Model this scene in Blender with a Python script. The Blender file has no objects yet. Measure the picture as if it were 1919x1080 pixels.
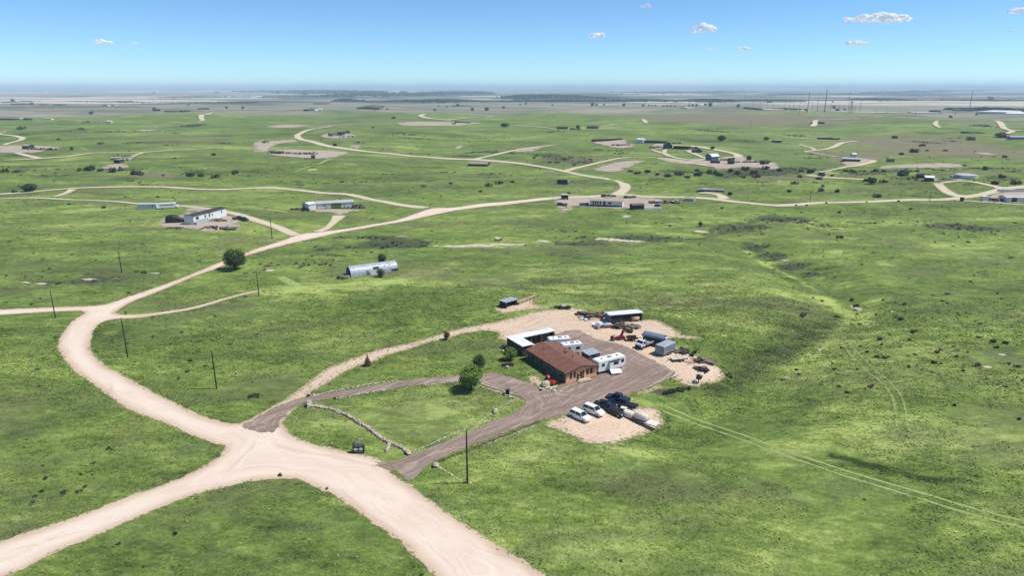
import bpy, bmesh, math, random
import numpy as np
from mathutils import Vector, Matrix
from mathutils.geometry import delaunay_2d_cdt
random.seed(7); rng = np.random.default_rng(11)
R = math.radians
S = bpy.context.scene
COL = S.collection

# ------------------------------------------------------------------ camera, sky, sun, exposure
CAM_H = 62.0
PITCH = R(16.4)
FPX = 1279.0
cd = bpy.data.cameras.new('camera'); cam = bpy.data.objects.new('camera', cd); COL.objects.link(cam)
cam.location = (0, 0, CAM_H); cam.rotation_euler = (R(90) - PITCH, 0, 0)
cd.sensor_width = 36; cd.lens = 36 * FPX / 1919.0; cd.clip_start = 1; cd.clip_end = 200000
S.camera = cam
SUN_EL, SUN_AZ = R(57), R(1)          # azimuth counted from +X towards +Y
sdir = Vector((math.cos(SUN_EL) * math.cos(SUN_AZ), math.cos(SUN_EL) * math.sin(SUN_AZ), math.sin(SUN_EL)))
W = bpy.data.worlds.new('World'); S.world = W; W.use_nodes = True
nt = W.node_tree; nt.nodes.clear()
sky = nt.nodes.new('ShaderNodeTexSky'); sky.sky_type = 'NISHITA'; sky.sun_disc = False
sky.sun_elevation = SUN_EL; sky.sun_rotation = R(90) - SUN_AZ
sky.altitude = 2600; sky.air_density = 0.85; sky.dust_density = 0.0; sky.ozone_density = 2.0
bg = nt.nodes.new('ShaderNodeBackground'); bg.inputs[1].default_value = 0.10
wo = nt.nodes.new('ShaderNodeOutputWorld')
hs = nt.nodes.new('ShaderNodeHueSaturation'); hs.inputs['Saturation'].default_value = 1.08
tn = nt.nodes.new('ShaderNodeMix'); tn.data_type = 'RGBA'; tn.blend_type = 'MULTIPLY'; tn.inputs[0].default_value = 1; tn.inputs[7].default_value = (.67, .865, .98, 1)
nt.links.new(sky.outputs[0], hs.inputs['Color']); nt.links.new(hs.outputs[0], tn.inputs[6]); nt.links.new(tn.outputs[2], bg.inputs[0]); nt.links.new(bg.outputs[0], wo.inputs[0])
sl = bpy.data.lights.new('sun', 'SUN'); sl.energy = 3.6; sl.angle = R(0.5); sl.color = (1, .965, .91)
so = bpy.data.objects.new('sun', sl); COL.objects.link(so); so.location = (300, 80, 500)
so.rotation_euler = (-sdir).to_track_quat('-Z', 'Y').to_euler()
S.view_settings.view_transform = 'Standard'; S.view_settings.look = 'None'
S.view_settings.exposure = 0.60; S.view_settings.gamma = 1; S.view_settings.use_curve_mapping = False
S.cycles.max_bounces = 6; S.cycles.volume_bounces = 1; S.cycles.transparent_max_bounces = 24
S.cycles.use_denoising = True

# ------------------------------------------------------------------ noise and terrain height
def sm(a, b, x):
    t = np.clip((x - a) / (b - a), 0, 1); return t * t * (3 - 2 * t)
def _hash(ix, iy, s):
    h = (ix.astype(np.int64) * 374761393 + iy.astype(np.int64) * 668265263 + s * 1442695041) & 0xffffffff
    h = ((h ^ (h >> 13)) * 1274126177) & 0xffffffff
    return ((h ^ (h >> 16)) & 0xffff) / 65535.0
def vn(x, y, s=0):
    ix = np.floor(x); iy = np.floor(y); fx = x - ix; fy = y - iy
    fx = fx**3 * (fx * (fx * 6 - 15) + 10); fy = fy**3 * (fy * (fy * 6 - 15) + 10)
    a = _hash(ix, iy, s); b = _hash(ix + 1, iy, s); c = _hash(ix, iy + 1, s); d = _hash(ix + 1, iy + 1, s)
    return (a + (b - a) * fx + (c - a) * fy + (a - b - c + d) * fx * fy) * 2 - 1
def fbm(x, y, s=0, o=3):
    r = 0; a = 1; n = 0
    for i in range(o):
        r = r + a * vn(x * 2**i + 17.3 * i, y * 2**i - 9.1 * i, s + i); n += a; a *= .5
    return r / n
FP = math.cos(PITCH), math.sin(PITCH)
def flat(px, py):                          # a photo pixel on the level plane z = 0
    v = (py - 540) / FPX; u = (px - 959.5) / FPX
    t = CAM_H / (FP[1] + FP[0] * v); return u * t, t * (FP[0] - v * FP[1])
def seg_d(x, y, pts):
    d = np.full(x.shape, 1e9)
    for (ax, ay), (bx, by) in zip(pts[:-1], pts[1:]):
        dx, dy = bx - ax, by - ay; L = dx * dx + dy * dy + 1e-9
        t = np.clip(((x - ax) * dx + (y - ay) * dy) / L, 0, 1)
        d = np.minimum(d, (x - ax - t * dx)**2 + (y - ay - t * dy)**2)
    return np.sqrt(d)
CREEK1 = [flat(*p) for p in [(-60,560),(60,535),(180,528),(300,505),(420,482),(560,468),(700,455),(860,458),(1010,455),(1120,452),(1210,446),(1300,436),(1380,420),(1500,400),(1700,385)]]
CREEK2 = [flat(*p) for p in [(1400,450),(1440,480),(1500,505),(1560,545),(1600,585),(1560,615),(1500,655),(1440,690),(1370,735),(1290,770)]]
CREEK3 = [flat(*p) for p in [(1180,330),(1270,338),(1400,322),(1520,330),(1650,340),(1800,318),(1919,322)]]
CREEK4 = [flat(*p) for p in [(60,328),(180,320),(330,330),(480,335),(700,325)]]
def H(x, y):
    x = np.asarray(x, float); y = np.asarray(y, float)
    d = np.hypot(x, y)
    h = sm(210, 620, d) * (1 - .55 * sm(2300, 4000, d)) * 8.0 * fbm(x / 250, y / 230, 3, 2)
    h += sm(200, 400, d) * (1 - sm(1500, 3000, d)) * (1.25 * vn(x / 70, y / 58, 9) + .45 * vn(x / 31, y / 26, 19))
    h += .32 * vn(x / 21, y / 21, 5) * sm(40, 190, np.hypot(x - 12, y - 140)) * (1 - sm(500, 900, d))
    h += -6 * sm(2000, 2900, d)
    far = sm(6500, 16000, d)
    h += far * (22 * fbm(x / 5200 + 3, y / 2600, 31, 3)) + sm(15000, 33000, d) * (78 + 45 * fbm(x / 16000, y / 9000, 51, 3) + 22 * np.clip(x / 25000, -1, 1))
    m = d < 1500
    if m.any():
        xm, ym, hm = x[m], y[m], h[m]
        for pts, w, dep in ((CREEK1, 7, 1.3), (CREEK2, 15, 3.8), (CREEK3, 12, 2.4), (CREEK4, 10, 1.6)):
            q = seg_d(xm, ym, pts); hm = hm - dep * np.exp(-(q / w)**2)
        for px, py, rx, ry, a in ((1180, 650, 62, 48, .0), (1318, 700, 9, 8, 1.1), (1500, 560, 45, 30, 1.6), (960, 560, 30, 20, .8)):
            gx, gy = flat(px, py); hm = hm + a * np.exp(-((xm - gx) / rx)**2 - ((ym - gy) / ry)**2)
        h[m] = hm
    return h
TT = np.concatenate([np.linspace(55, 420, 260), np.geomspace(424, 90000, 420)])
def G(px, py=None):                        # photo pixel(s) -> point on the terrain (x, y)
    P = np.atleast_2d(np.array(px if py is None else (px, py), float))
    v = (P[:, 1] - 540) / FPX; u = (P[:, 0] - 959.5) / FPX
    dx = u; dy = FP[0] - v * FP[1]; dz = -(FP[1] + FP[0] * v)
    T = TT[None, :]
    zz = CAM_H + dz[:, None] * T - H(dx[:, None] * T, dy[:, None] * T)
    below = zz < 0; k = np.where(below.any(1), below.argmax(1), len(TT) - 1); k = np.maximum(k, 1)
    lo, hi = TT[k - 1], TT[k]
    for _ in range(18):
        mid = (lo + hi) / 2; b = CAM_H + dz * mid - H(dx * mid, dy * mid) < 0
        hi = np.where(b, mid, hi); lo = np.where(b, lo, mid)
    r = np.stack([dx * hi, dy * hi], 1)
    return r if py is None else (float(r[0, 0]), float(r[0, 1]))
def hz(x, y): return float(H(np.array([x]), np.array([y]))[0])
def lift(d): return .6 * (1 + (d / 180.0)**1.5)

# ------------------------------------------------------------------ helpers for objects
def tag(o, label=None, cat=None, group=None, kind=None):
    if label: o['label'] = label
    if cat: o['category'] = cat
    if group: o['group'] = group
    if kind: o['kind'] = kind
    return o
def mesh_obj(name, verts, faces, mat=None, parent=None, smooth=False, attrs=None):
    me = bpy.data.meshes.new(name)
    V = np.asarray(verts, np.float32); Fc = np.asarray(faces, np.int32) if not isinstance(faces, list) else None
    if Fc is not None and Fc.ndim == 2:
        n, k = Fc.shape
        me.vertices.add(len(V)); me.vertices.foreach_set('co', V.ravel())
        me.loops.add(n * k); me.loops.foreach_set('vertex_index', Fc.ravel())
        me.polygons.add(n); me.polygons.foreach_set('loop_start', np.arange(n, dtype=np.int32) * k)
        me.update(calc_edges=True)
    else:
        me.from_pydata([tuple(v) for v in verts], [], [tuple(f) for f in faces]); me.update()
    if smooth: me.shade_smooth()
    for k_, a in (attrs or {}).items():
        at = me.attributes.new(k_, 'FLOAT', 'POINT'); at.data.foreach_set('value', np.asarray(a, np.float32))
    if mat: me.materials.append(mat)
    o = bpy.data.objects.new(name, me); COL.objects.link(o)
    if parent: o.parent = parent
    return o

# ------------------------------------------------------------------ node helper
class NT:
    def __init__(s, name):
        s.m = bpy.data.materials.new(name); s.m.use_nodes = True; s.t = s.m.node_tree; s.t.nodes.clear()
        s.out = s.t.nodes.new('ShaderNodeOutputMaterial'); s.b = s.t.nodes.new('ShaderNodeBsdfPrincipled')
        s.t.links.new(s.b.outputs[0], s.out.inputs[0])
    def n(s, ty, **kw):
        x = s.t.nodes.new(ty)
        for k, v in kw.items(): setattr(x, k, v)
        return x
    def set(s, sock, v):
        if hasattr(v, 'is_linked') or isinstance(v, bpy.types.NodeSocket): s.t.links.new(v, sock)
        else: sock.default_value = v
    def pos(s): return s.n('ShaderNodeNewGeometry').outputs['Position']
    def obj(s): return s.n('ShaderNodeTexCoord').outputs['Object']
    def scale(s, v, sc, rot=0):
        x = s.n('ShaderNodeMapping'); s.set(x.inputs[0], v); x.inputs['Scale'].default_value = sc if hasattr(sc, '__len__') else (sc,) * 3
        x.inputs['Rotation'].default_value = (0, 0, rot); return x.outputs[0]
    def noise(s, v, sc=1, det=3, rough=.55, dist=0):
        x = s.n('ShaderNodeTexNoise'); s.set(x.inputs['Vector'], v); x.inputs['Scale'].default_value = sc
        x.inputs['Detail'].default_value = det; x.inputs['Roughness'].default_value = rough; x.inputs['Distortion'].default_value = dist
        return x.outputs['Fac']
    def vor(s, v, sc=1, out='Distance'):
        x = s.n('ShaderNodeTexVoronoi'); s.set(x.inputs['Vector'], v); x.inputs['Scale'].default_value = sc; return x.outputs[out]
    def attr(s, name): return s.n('ShaderNodeAttribute', attribute_name=name).outputs['Fac']
    def mp(s, v, a, b, c=0, d=1, smooth=False):
        x = s.n('ShaderNodeMapRange'); x.interpolation_type = 'SMOOTHSTEP' if smooth else 'LINEAR'
        for i, q in enumerate((v, a, b, c, d)): s.set(x.inputs[i], q)
        return x.outputs[0]
    def math(s, op, a, b=0, c=0):
        x = s.n('ShaderNodeMath', operation=op)
        for i, q in enumerate((a, b, c)): s.set(x.inputs[i], q)
        return x.outputs[0]
    def mix(s, f, a, b, mode='MIX'):
        x = s.n('ShaderNodeMix', data_type='RGBA', blend_type=mode)
        s.set(x.inputs[0], f); s.set(x.inputs[6], a if not isinstance(a, tuple) else (*a, 1)[:4]); s.set(x.inputs[7], b if not isinstance(b, tuple) else (*b, 1)[:4])
        return x.outputs[2]
    def bump(s, h, strength=.3, dist=.1):
        x = s.n('ShaderNodeBump'); x.inputs['Strength'].default_value = strength; x.inputs['Distance'].default_value = dist
        s.set(x.inputs['Height'], h); s.t.links.new(x.outputs[0], s.b.inputs['Normal'])
    def alpha(s, a): s.set(s.b.inputs['Alpha'], a)
    def fin(s, color, rough=.9, metal=0, spec=.3):
        s.set(s.b.inputs['Base Color'], color if not isinstance(color, tuple) else (*color, 1)[:4])
        s.set(s.b.inputs['Roughness'], rough); s.set(s.b.inputs['Metallic'], metal); s.set(s.b.inputs['Specular IOR Level'], spec)
        return s.m

def grass_color(m):
    p = m.pos(); tone = m.attr('tone'); dry = m.attr('dry'); wood = m.attr('wood'); sand = m.attr('sand')
    ps = m.scale(p, (1, 1.9, 1), R(28))
    big = m.noise(ps, 1 / 55, 4, .6, .6); mid = m.noise(ps, 1 / 11, 4, .62, .8); fine = m.noise(ps, 1 / 1.6, 3, .65); tiny = m.noise(p, 2.2, 2, .7)
    huge = m.noise(m.scale(p, (1, 1.8, 1), R(12)), 1 / 190, 5, .62, .4)
    def sg(v, k, w=.13): return m.mp(v, .5 - w, .5 + w, -k, k)
    t = m.math('ADD', m.math('ADD', sg(huge, .13), sg(big, .12)), m.math('ADD', sg(mid, .13), m.math('ADD', m.math('ADD', sg(fine, .14, .18), sg(m.noise(ps, 1 / 4.2, 4, .65, .5), .12)), sg(tiny, .13, .2))))
    t = m.math('ADD', m.math('ADD', t, .565), m.math('MULTIPLY', m.math('MULTIPLY', tone, m.mp(mid, .35, .65, .4, 1.5)), .20))
    cr = m.n('ShaderNodeValToRGB'); m.set(cr.inputs[0], m.mp(t, 0, 1))
    e = cr.color_ramp.elements; e[0].position = 0; e[0].color = (.030, .048, .013, 1); e[1].position = 1; e[1].color = (.33, .40, .11, 1)
    for q, c in ((.2, (.066, .094, .024)), (.4, (.104, .152, .034)), (.6, (.150, .208, .046)), (.8, (.225, .285, .070))):
        k = e.new(q); k.color = (*c, 1)
    c = cr.outputs[0]
    g = m.mp(m.noise(ps, 1 / 23, 3, .6, .5), .52, .72)                       # grey-green sage tint
    c = m.mix(m.math('MULTIPLY', g, .45), c, (.115, .14, .065))
    sp = m.mp(m.vor(p, .95), .10, .2, 1, 0)                                  # pale seed heads and weeds
    spm = m.mp(m.noise(p, 1 / 7, 2), .45, .62)
    c = m.mix(m.math('MULTIPLY', m.math('MULTIPLY', sp, spm), .55), c, (.36, .40, .24))
    dn = m.mp(m.math('ADD', dry, m.math('MULTIPLY', m.math('SUBTRACT', m.noise(m.scale(p, (1, 2.4, 1)), 1 / 40, 5, .65), .5), 1.1)), .25, .75)
    c = m.mix(m.math('MULTIPLY', m.mp(m.noise(m.scale(p, (1, 2.2, 1)), 1 / 75, 5, .68), .50, .62), .6), c, (.11, .115, .055))
    c = m.mix(dn, c, m.mix(m.noise(p, 1 / 30, 4, .6), (.12, .115, .06), (.25, .21, .125)))
    fr = m.attr('far'); fn = m.mp(m.noise(m.scale(p, (1, 3, 1)), 1 / 420, 6, .62), .36, .66)
    c = m.mix(m.mp(m.math('ADD', fr, m.math('MULTIPLY', m.math('SUBTRACT', m.noise(m.scale(p, (1, 2, 1)), 1 / 120, 5, .7), .5), 1.3)), .2, .8), c, m.mix(fn, (.12, .13, .085), (.32, .285, .215)))
    wn = m.mp(m.math('ADD', wood, m.math('MULTIPLY', m.math('SUBTRACT', m.noise(p, 1 / 5, 5, .7), .5), 1.8)), .38, .62)
    c = m.mix(m.math('MULTIPLY', wn, .8), c, m.mix(tiny, (.030, .045, .022), (.085, .088, .058)))
    sn = m.mp(m.math('ADD', sand, m.math('MULTIPLY', m.math('SUBTRACT', m.noise(p, 1 / 3.5, 5, .7), .5), 1.4)), .4, .55)
    c = m.mix(sn, c, m.mix(fine, (.42, .36, .26), (.58, .50, .40)))
    return c, fine, tiny, mid
m = NT('prairie_grass'); c, f_, t_, md = grass_color(m)
m.bump(m.math('ADD', m.math('MULTIPLY', f_, .7), m.math('MULTIPLY', t_, .35)), .75, .55)
M_GRASS = m.fin(c, .95, 0, .12)

def dirt(name, edge, centre, dark, w=1.6, streak=.5, bw=.5, speck=.0, ragged=.7, rf=.45, holes=0):
    m = NT(name); p = m.pos(); dep = m.attr('depth')
    n1 = m.noise(p, 1 / 9, 4, .6); n2 = m.noise(p, 1.1, 4, .65); n3 = m.noise(p, 6, 2, .6)
    k = m.mp(m.math('ADD', dep, m.math('MULTIPLY', m.math('SUBTRACT', n1, .5), w * 1.2)), .1, w, smooth=True)
    c = m.mix(k, edge, centre)
    cx = m.n('ShaderNodeCombineXYZ'); m.set(cx.inputs[0], m.math('MULTIPLY', m.math('ADD', dep, m.math('MULTIPLY', m.noise(p, .06, 2, .5), 9)), streak))
    sv = m.n('ShaderNodeVectorMath', operation='ADD'); m.set(sv.inputs[0], cx.outputs[0]); m.set(sv.inputs[1], m.scale(p, .07))
    st = m.noise(sv.outputs[0], 1.0, 6, .68)
    if name == 'mauve_gravel':
        st = m.math('ADD', m.math('MULTIPLY', m.noise(m.scale(m.scale(p, (.5, .5, .5), R(-46)), (.07, 1.1, 1)), 1.0, 6, .7, 1.6), .55), m.math('MULTIPLY', st, .45))
        st = m.mp(st, .3, .7, .2, .8)
    c = m.mix(m.mp(st, .47, .64, 0, bw), c, dark); c = m.mix(m.mp(st, .46, .34, 0, bw * .7), c, tuple(q * .72 for q in edge))
    c = m.mix(m.mp(n1, .35, .75, 0, .35), c, edge)
    c = m.mix(m.mp(n2, .45, .8, 0, .22), c, dark)
    if speck: c = m.mix(m.math('MULTIPLY', m.mp(m.vor(p, .9), .1, .24, 1, 0), speck), c, (.13, .10, .075))
    vg = m.math('GREATER_THAN', m.math('SUBTRACT', m.noise(p, 1.3, 5, .75), m.math('MULTIPLY', dep, .16 if holes == 0 else .05)), .47)
    if name != 'pale_wheel_track': c = m.mix(m.math('MULTIPLY', vg, .85), c, m.mix(n3, (.07, .10, .03), (.17, .20, .07)))
    m.bump(m.math('ADD', n2, n3), .35, .07)
    a = m.math('GREATER_THAN', dep, m.math('MULTIPLY', m.math('SUBTRACT', m.noise(p, rf, 6, .72), .42), ragged * 4))
    if holes: a = m.math('MULTIPLY', a, m.math('GREATER_THAN', m.math('ADD', m.noise(p, 1 / 11, 5, .68), m.mp(dep, 0, 9, 0, .12)), holes))
    m.alpha(a); return m.fin(c, .93, 0, .2)
M_ROAD = dirt('packed_dirt_road', (.48, .345, .24), (.69, .575, .465), (.56, .44, .335), 2.6, .5, .5)
M_ROADF = dirt('packed_dirt_road_far', (.38, .34, .20), (.57, .485, .35), (.46, .385, .27), 1.5, .8, .4)
M_YARD = dirt('sandy_dirt', (.40, .29, .185), (.60, .455, .335), (.42, .305, .21), 1.5, .5, .5, .5, 1.0, .35, .35)
M_PATCH = dirt('bare_soil', (.30, .25, .17), (.42, .345, .27), (.28, .225, .165), 1.5, .3, .5, .5, 4.5, .09, .47)
M_GRAV = dirt('mauve_gravel', (.23, .168, .125), (.20, .145, .118), (.40, .31, .255), 1.2, 1.5, .85)
M_TRACK = dirt('pale_wheel_track', (.24, .30, .10), (.27, .33, .115), (.2, .26, .08), .3, 2, .3, 0, .3)

# ------------------------------------------------------------------ ground sheet
import functools
@functools.lru_cache(None)
def ell(px, py, rx, ry):                   # photo ellipse -> ground ellipse
    a = G([(px, py), (px + rx, py), (px, py - ry), (px, py + ry)])
    return a[0, 0], (a[2, 1] + a[3, 1]) / 2, abs(a[1, 0] - a[0, 0]), max(abs(a[2, 1] - a[3, 1]) / 2, 1)
TONE = [  # (px, py, rx, ry, value)  + bright yellow-green, - dark
 (610,545,130,16,1.0),(700,525,90,12,.9),(560,560,90,14,.8),(760,510,60,10,.6),(500,600,90,30,.5),(640,620,120,30,.35),
 (200,640,60,30,-.9),(60,700,50,30,-.4),(150,730,60,25,-.7),(40,810,40,18,-1.3),(130,770,50,25,-1.1),(260,640,80,22,-.8),(560,840,60,22,.5),
 (700,560,150,16,-.4),(850,640,80,22,-.2),(790,690,60,18,.2),(650,790,90,20,.55),(840,780,110,30,.35),(950,745,20,8,.3),
 (1060,860,60,22,-.7),(980,860,90,30,.6),(1180,850,120,20,.7),(1120,920,160,40,-.3),(1350,860,110,60,-.35),(1480,760,70,40,-.3),
 (1700,800,70,25,.9),(1800,830,120,30,.7),(1560,700,70,30,.6),(1700,650,90,30,.4),(1850,700,70,30,.5),(1720,850,40,8,-.9),(1640,875,60,5,-1.4),(1760,900,40,5,-1.4),(1890,1000,60,60,.9),(1600,930,200,40,-.4),(1700,1030,160,30,-.2),(1500,1040,150,30,.45),(1250,1040,150,30,.35),
 (1190,590,60,12,-.3),(1290,560,120,14,.7),(1380,600,60,12,.9),(1500,560,90,18,.9),(1590,580,40,18,1.2),(1300,530,90,12,.35),(1080,530,110,14,.6),(1240,620,90,14,.1),(1180,515,110,10,.5),(1420,630,80,14,.5),(1450,600,60,20,-.9),(1350,650,70,14,-.5),(1500,500,50,18,-.2),
 (1660,495,26,4,1.2),(1570,475,30,6,.8),(1750,500,160,26,-.15),(1700,430,200,14,.05),(1600,400,200,10,-.1),
 (150,430,150,20,.2),(100,480,120,20,-.1),(250,510,110,8,-.8),(330,490,60,10,-.6),(420,430,120,12,.4),(480,520,60,10,-.3),(80,560,80,10,.3),
 (200,395,180,8,.35),(60,400,70,10,.4),(520,392,60,5,.9),(480,400,60,4,.6),(560,410,50,5,-.4),(760,400,60,6,.1),
 (600,330,160,14,-.15),(700,318,100,5,.5),(850,350,110,10,.15),(880,340,90,12,-.2),(330,300,70,10,-.5),(230,330,120,8,-.4),(420,320,90,8,-.7),(100,250,120,9,-.3),(350,260,100,10,-.2),
 (300,215,180,10,.35),(600,220,120,7,-.1),(700,215,60,6,-.6),(520,215,60,6,-.7),(820,260,150,10,.3),(760,275,60,5,.6),(1080,240,150,12,.35),(1250,240,120,8,.2),(1180,265,120,8,.25),
 (1050,300,90,10,-.8),(1000,340,90,10,.15),(1250,310,60,6,.5),(1350,320,70,5,.5),(1400,345,70,8,.5),(1560,330,110,8,.5),(1530,355,120,7,.4),(1620,240,110,9,.4),(1800,235,100,6,.4),(1480,250,60,8,.3),(1350,280,40,6,-.2),(1300,290,60,8,-.1),
 (300,1000,200,40,-.1),(500,960,60,30,-.7),(560,1040,60,30,-.7),(430,1060,120,20,-.4),(700,1000,60,60,.6),(200,880,120,30,.15),(120,920,50,20,-.7),(320,860,80,30,.1),(350,800,60,20,-.35),(60,620,60,20,.3),
 (640,465,120,10,-.5),(560,470,80,10,-.5),(1460,430,60,10,-.2),(1000,430,160,14,.0),(1300,410,120,10,.4),(1500,420,60,8,.3),(1240,765,60,12,.9),(1300,740,60,12,.4),(1400,700,60,14,-.2)]
SAND = [(170,524,34,2.5,.75),(290,512,40,2,.5),(60,531,60,2.5,.6),(870,461,70,2.6,.9),(960,458,50,1.6,.8),(1020,452,20,3,.7),(1160,450,60,3,.8),(1310,434,22,2.5,.8),(505,507,10,3,.9),(760,443,22,1.2,.7),(1605,578,12,6,.8),(1672,585,8,2,.8),(933,446,6,2.5,.9),
 (1500,415,40,2.5,.5),(1470,488,12,3,.6),(380,352,2,.5,.1),(585,318,14,1.5,.8),(380,315,30,2,.5),(860,275,10,6,.55),(1880,665,14,1.2,.6),(1850,688,14,1.5,.7),(1670,678,12,2,.6),(1535,655,5,1.2,.7),(1475,706,8,1.2,.6),(390,290,18,1,.4),(1175,405,16,3,.6),(1045,430,10,1.5,.5)]
WOOD = [(735,456,36,11,1.2),(660,462,60,5,.7),(560,450,50,5,.6),(640,445,40,4,.6),(600,478,60,5,.6),(780,462,20,4,.9),(1090,458,60,2.5,.7),(1190,446,50,2.5,.9),(1400,428,50,7,.8),(1480,412,40,6,.8),(800,455,16,4,.8),(700,445,30,5,.5),(600,492,34,6,.55),(560,500,20,5,.5),(500,500,12,14,.5),(1410,463,24,10,1.2),(1445,482,44,8,1.2),(1485,500,36,8,1.1),(1520,515,30,6,1),(1480,415,50,5,.5),(1560,425,50,3,.6),(1620,418,60,3,.6),
 (1780,425,60,7,.75),(1830,430,40,5,.6),(1090,446,26,3,.7),(1240,446,60,3,.8),(1200,450,40,2.5,.6),(1380,430,60,6,.5),(1450,410,30,4,.5),(1400,325,60,7,.9),(1340,325,50,5,.7),(1260,322,40,4,.6),(1500,320,70,6,.7),(1620,325,60,6,.6),(1700,335,60,6,.6),(1450,315,30,5,.8),(1880,335,40,8,.6),(1830,345,40,5,.5),
 (1060,300,60,8,.55),(1020,290,30,6,.5),(1100,305,40,5,.5),(1230,337,30,3,.5),(180,525,40,6,.55),(120,530,50,3,.4),(300,530,60,4,.4),(250,318,30,2,.7),(210,320,20,2,.7),(30,322,30,4,.5),(360,290,30,3,.3),(430,328,90,2,.5),(900,345,30,3,.3),
 (800,340,30,4,.4),(1320,590,30,8,.3),(1345,620,20,5,.35),(1620,655,40,7,.35),(1640,670,20,4,.6),(1865,645,20,6,.5),(1230,735,40,9,.8),(1290,728,30,6,.6),(1080,590,22,4,.6),(1110,597,20,4,.7),(1040,577,14,4,.6),(1180,600,20,4,.3),(1060,855,34,10,.35),(960,690,6,5,.3),(1555,575,30,8,.3),(1690,320,40,3,.5),(1850,575,40,5,.2),(190,935,30,14,.25),(220,625,20,8,.3),(390,690,16,6,.3),
 (150,430,30,5,.2),(640,325,50,3,.3),(860,365,40,3,.3),(700,230,40,2,.4),(340,245,30,2,.3),(100,263,20,2,.4)]
DRY = [(1400,222,170,9,.85),(1560,226,120,7,.6),(1850,228,90,6,.7),(1300,216,120,4,.6),(1620,290,120,10,.6),(1480,330,120,10,.45),(1740,262,140,9,.6),(1250,325,90,8,.4),(360,330,200,9,.4),(800,340,160,8,.35),(1120,303,90,8,.5),(640,232,160,4,.5),(330,262,140,5,.45),(1750,275,170,16,.75),(1650,262,60,10,.5),(1880,290,90,18,.7),(1380,232,130,9,.6),(1300,220,120,4,.5),(1600,300,80,8,.4),(1480,220,100,4,.5),(1150,215,140,3,.3),(1840,325,90,6,.6),(1650,330,60,6,.45),(1400,318,60,6,.5),(1060,300,70,8,.4),(590,235,120,3,.35),(1460,330,60,6,.3),(1420,465,40,14,.35),(1500,505,50,10,.3),(240,330,80,6,.35),(330,262,120,6,.25),(1680,680,90,20,.25),(1230,735,50,10,.5),(735,455,36,10,.3)]
def strew(x0, y0, x1, y1, n, rx, ry, amp, seed):
    q = np.random.default_rng(seed)
    return [(q.uniform(x0, x1), q.uniform(y0, y1), q.uniform(.5, 1.4) * rx, q.uniform(.5, 1.4) * ry, q.choice([-1, 1]) * amp * q.uniform(.5, 1.2)) for _ in range(n)]
TONE += strew(1000, 515, 1640, 660, 110, 34, 3.5, 1.1, 1) + strew(1420, 640, 1919, 900, 50, 40, 7, .7, 2) + strew(0, 235, 1919, 345, 150, 34, 2.4, .55, 3) + [(q[0], q[1], q[2], q[3], -abs(q[4])) for q in strew(0, 225, 1919, 345, 150, 30, 2.2, 1.3, 33)] + strew(480, 420, 1450, 520, 70, 36, 3, .8, 4) + strew(0, 600, 470, 1000, 50, 26, 6, .8, 5) + strew(440, 900, 880, 1090, 26, 30, 8, .8, 6) + strew(850, 830, 1919, 1090, 60, 45, 10, .7, 7) + strew(0, 380, 480, 540, 40, 34, 4, .7, 8) + strew(1440, 385, 1919, 640, 80, 40, 4, .7, 9) + strew(0, 205, 1919, 240, 60, 45, 1.6, .8, 10)
SAND += [(q[0], q[1], q[2], q[3], abs(q[4])) for q in strew(0, 170, 1919, 196, 46, 60, 1.0, .75, 14)]
WOOD += [(q[0], q[1], q[2], q[3], abs(q[4])) for q in strew(300, 167, 1919, 186, 46, 60, .9, 1.2, 15)]
WOOD += [(q[0], q[1], q[2], q[3], abs(q[4])) for q in strew(0, 235, 1919, 350, 110, 24, 1.5, .6, 12)] + strew(480, 420, 1450, 500, 24, 18, 2, .5, 13)
def field(x, y, L, pw=1.0):
    v = np.zeros_like(x); od = np.argsort(y); ys = y[od]; xs = x[od]
    for px, py, rx, ry, a in L:
        cx, cy, ax, ay = ell(px, py, rx, ry)
        i0, i1 = np.searchsorted(ys, (cy - 2.3 * ay, cy + 2.3 * ay)); k = i0 + np.nonzero(np.abs(xs[i0:i1] - cx) < 2.3 * ax)[0]
        q = ((xs[k] - cx) / ax)**2 + ((ys[k] - cy) / ay)**2
        v[od[k]] += a * np.exp(-q * pw)
    return v
ang = np.concatenate([np.linspace(-180, -52, 44, endpoint=False), np.linspace(-52, 52, 1000), np.linspace(52, 180, 44)[1:-1]]) * math.pi / 180
rr = [60.0]
while rr[-1] < 3200: rr.append(rr[-1] + max(.55, rr[-1]**2 / 84568))
while rr[-1] < 62000: rr.append(rr[-1] * 1.022)
rr = np.array([1, 15, 30, 45] + rr)
def cell(d): return np.maximum(.55, d * d / 84568)
Aa, Rr = np.meshgrid(ang, rr)
GX = (Rr * np.sin(Aa)).ravel(); GY = (Rr * np.cos(Aa)).ravel(); GZ = H(GX, GY)
gd = np.hypot(GX, GY); near = (gd < 15000) & (GY > 0)
att = {}
for nm, L in (('tone', TONE), ('sand', SAND), ('wood', WOOD), ('dry', DRY)):
    a = np.zeros(len(GX)); a[near] = field(GX[near], GY[near], L); att[nm] = a
pn = sm(1450, 2350, gd + 380 * fbm(GX / 900, GY / 500, 77, 3) + 160 * sm(0, 1200, GX))          # dry plain beyond the green plateau
att['far'] = 1.15 * pn
att['wood'] += sm(2300, 3300, gd) * (1 - sm(6000, 9000, gd)) * .95 * sm(.05, .35, fbm(GX / 1500, GY / 420, 89, 4))
att['sand'] += sm(2500, 4000, gd) * .9 * sm(.28, .5, fbm(GX / 2600, GY / 700, 90, 4))
att['wood'] += sm(3200, 6000, gd) * (1.3 * sm(.02, .32, fbm(GX / 4200, GY / 2400, 88, 5)))
xm = near & (gd < 1500)
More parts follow.
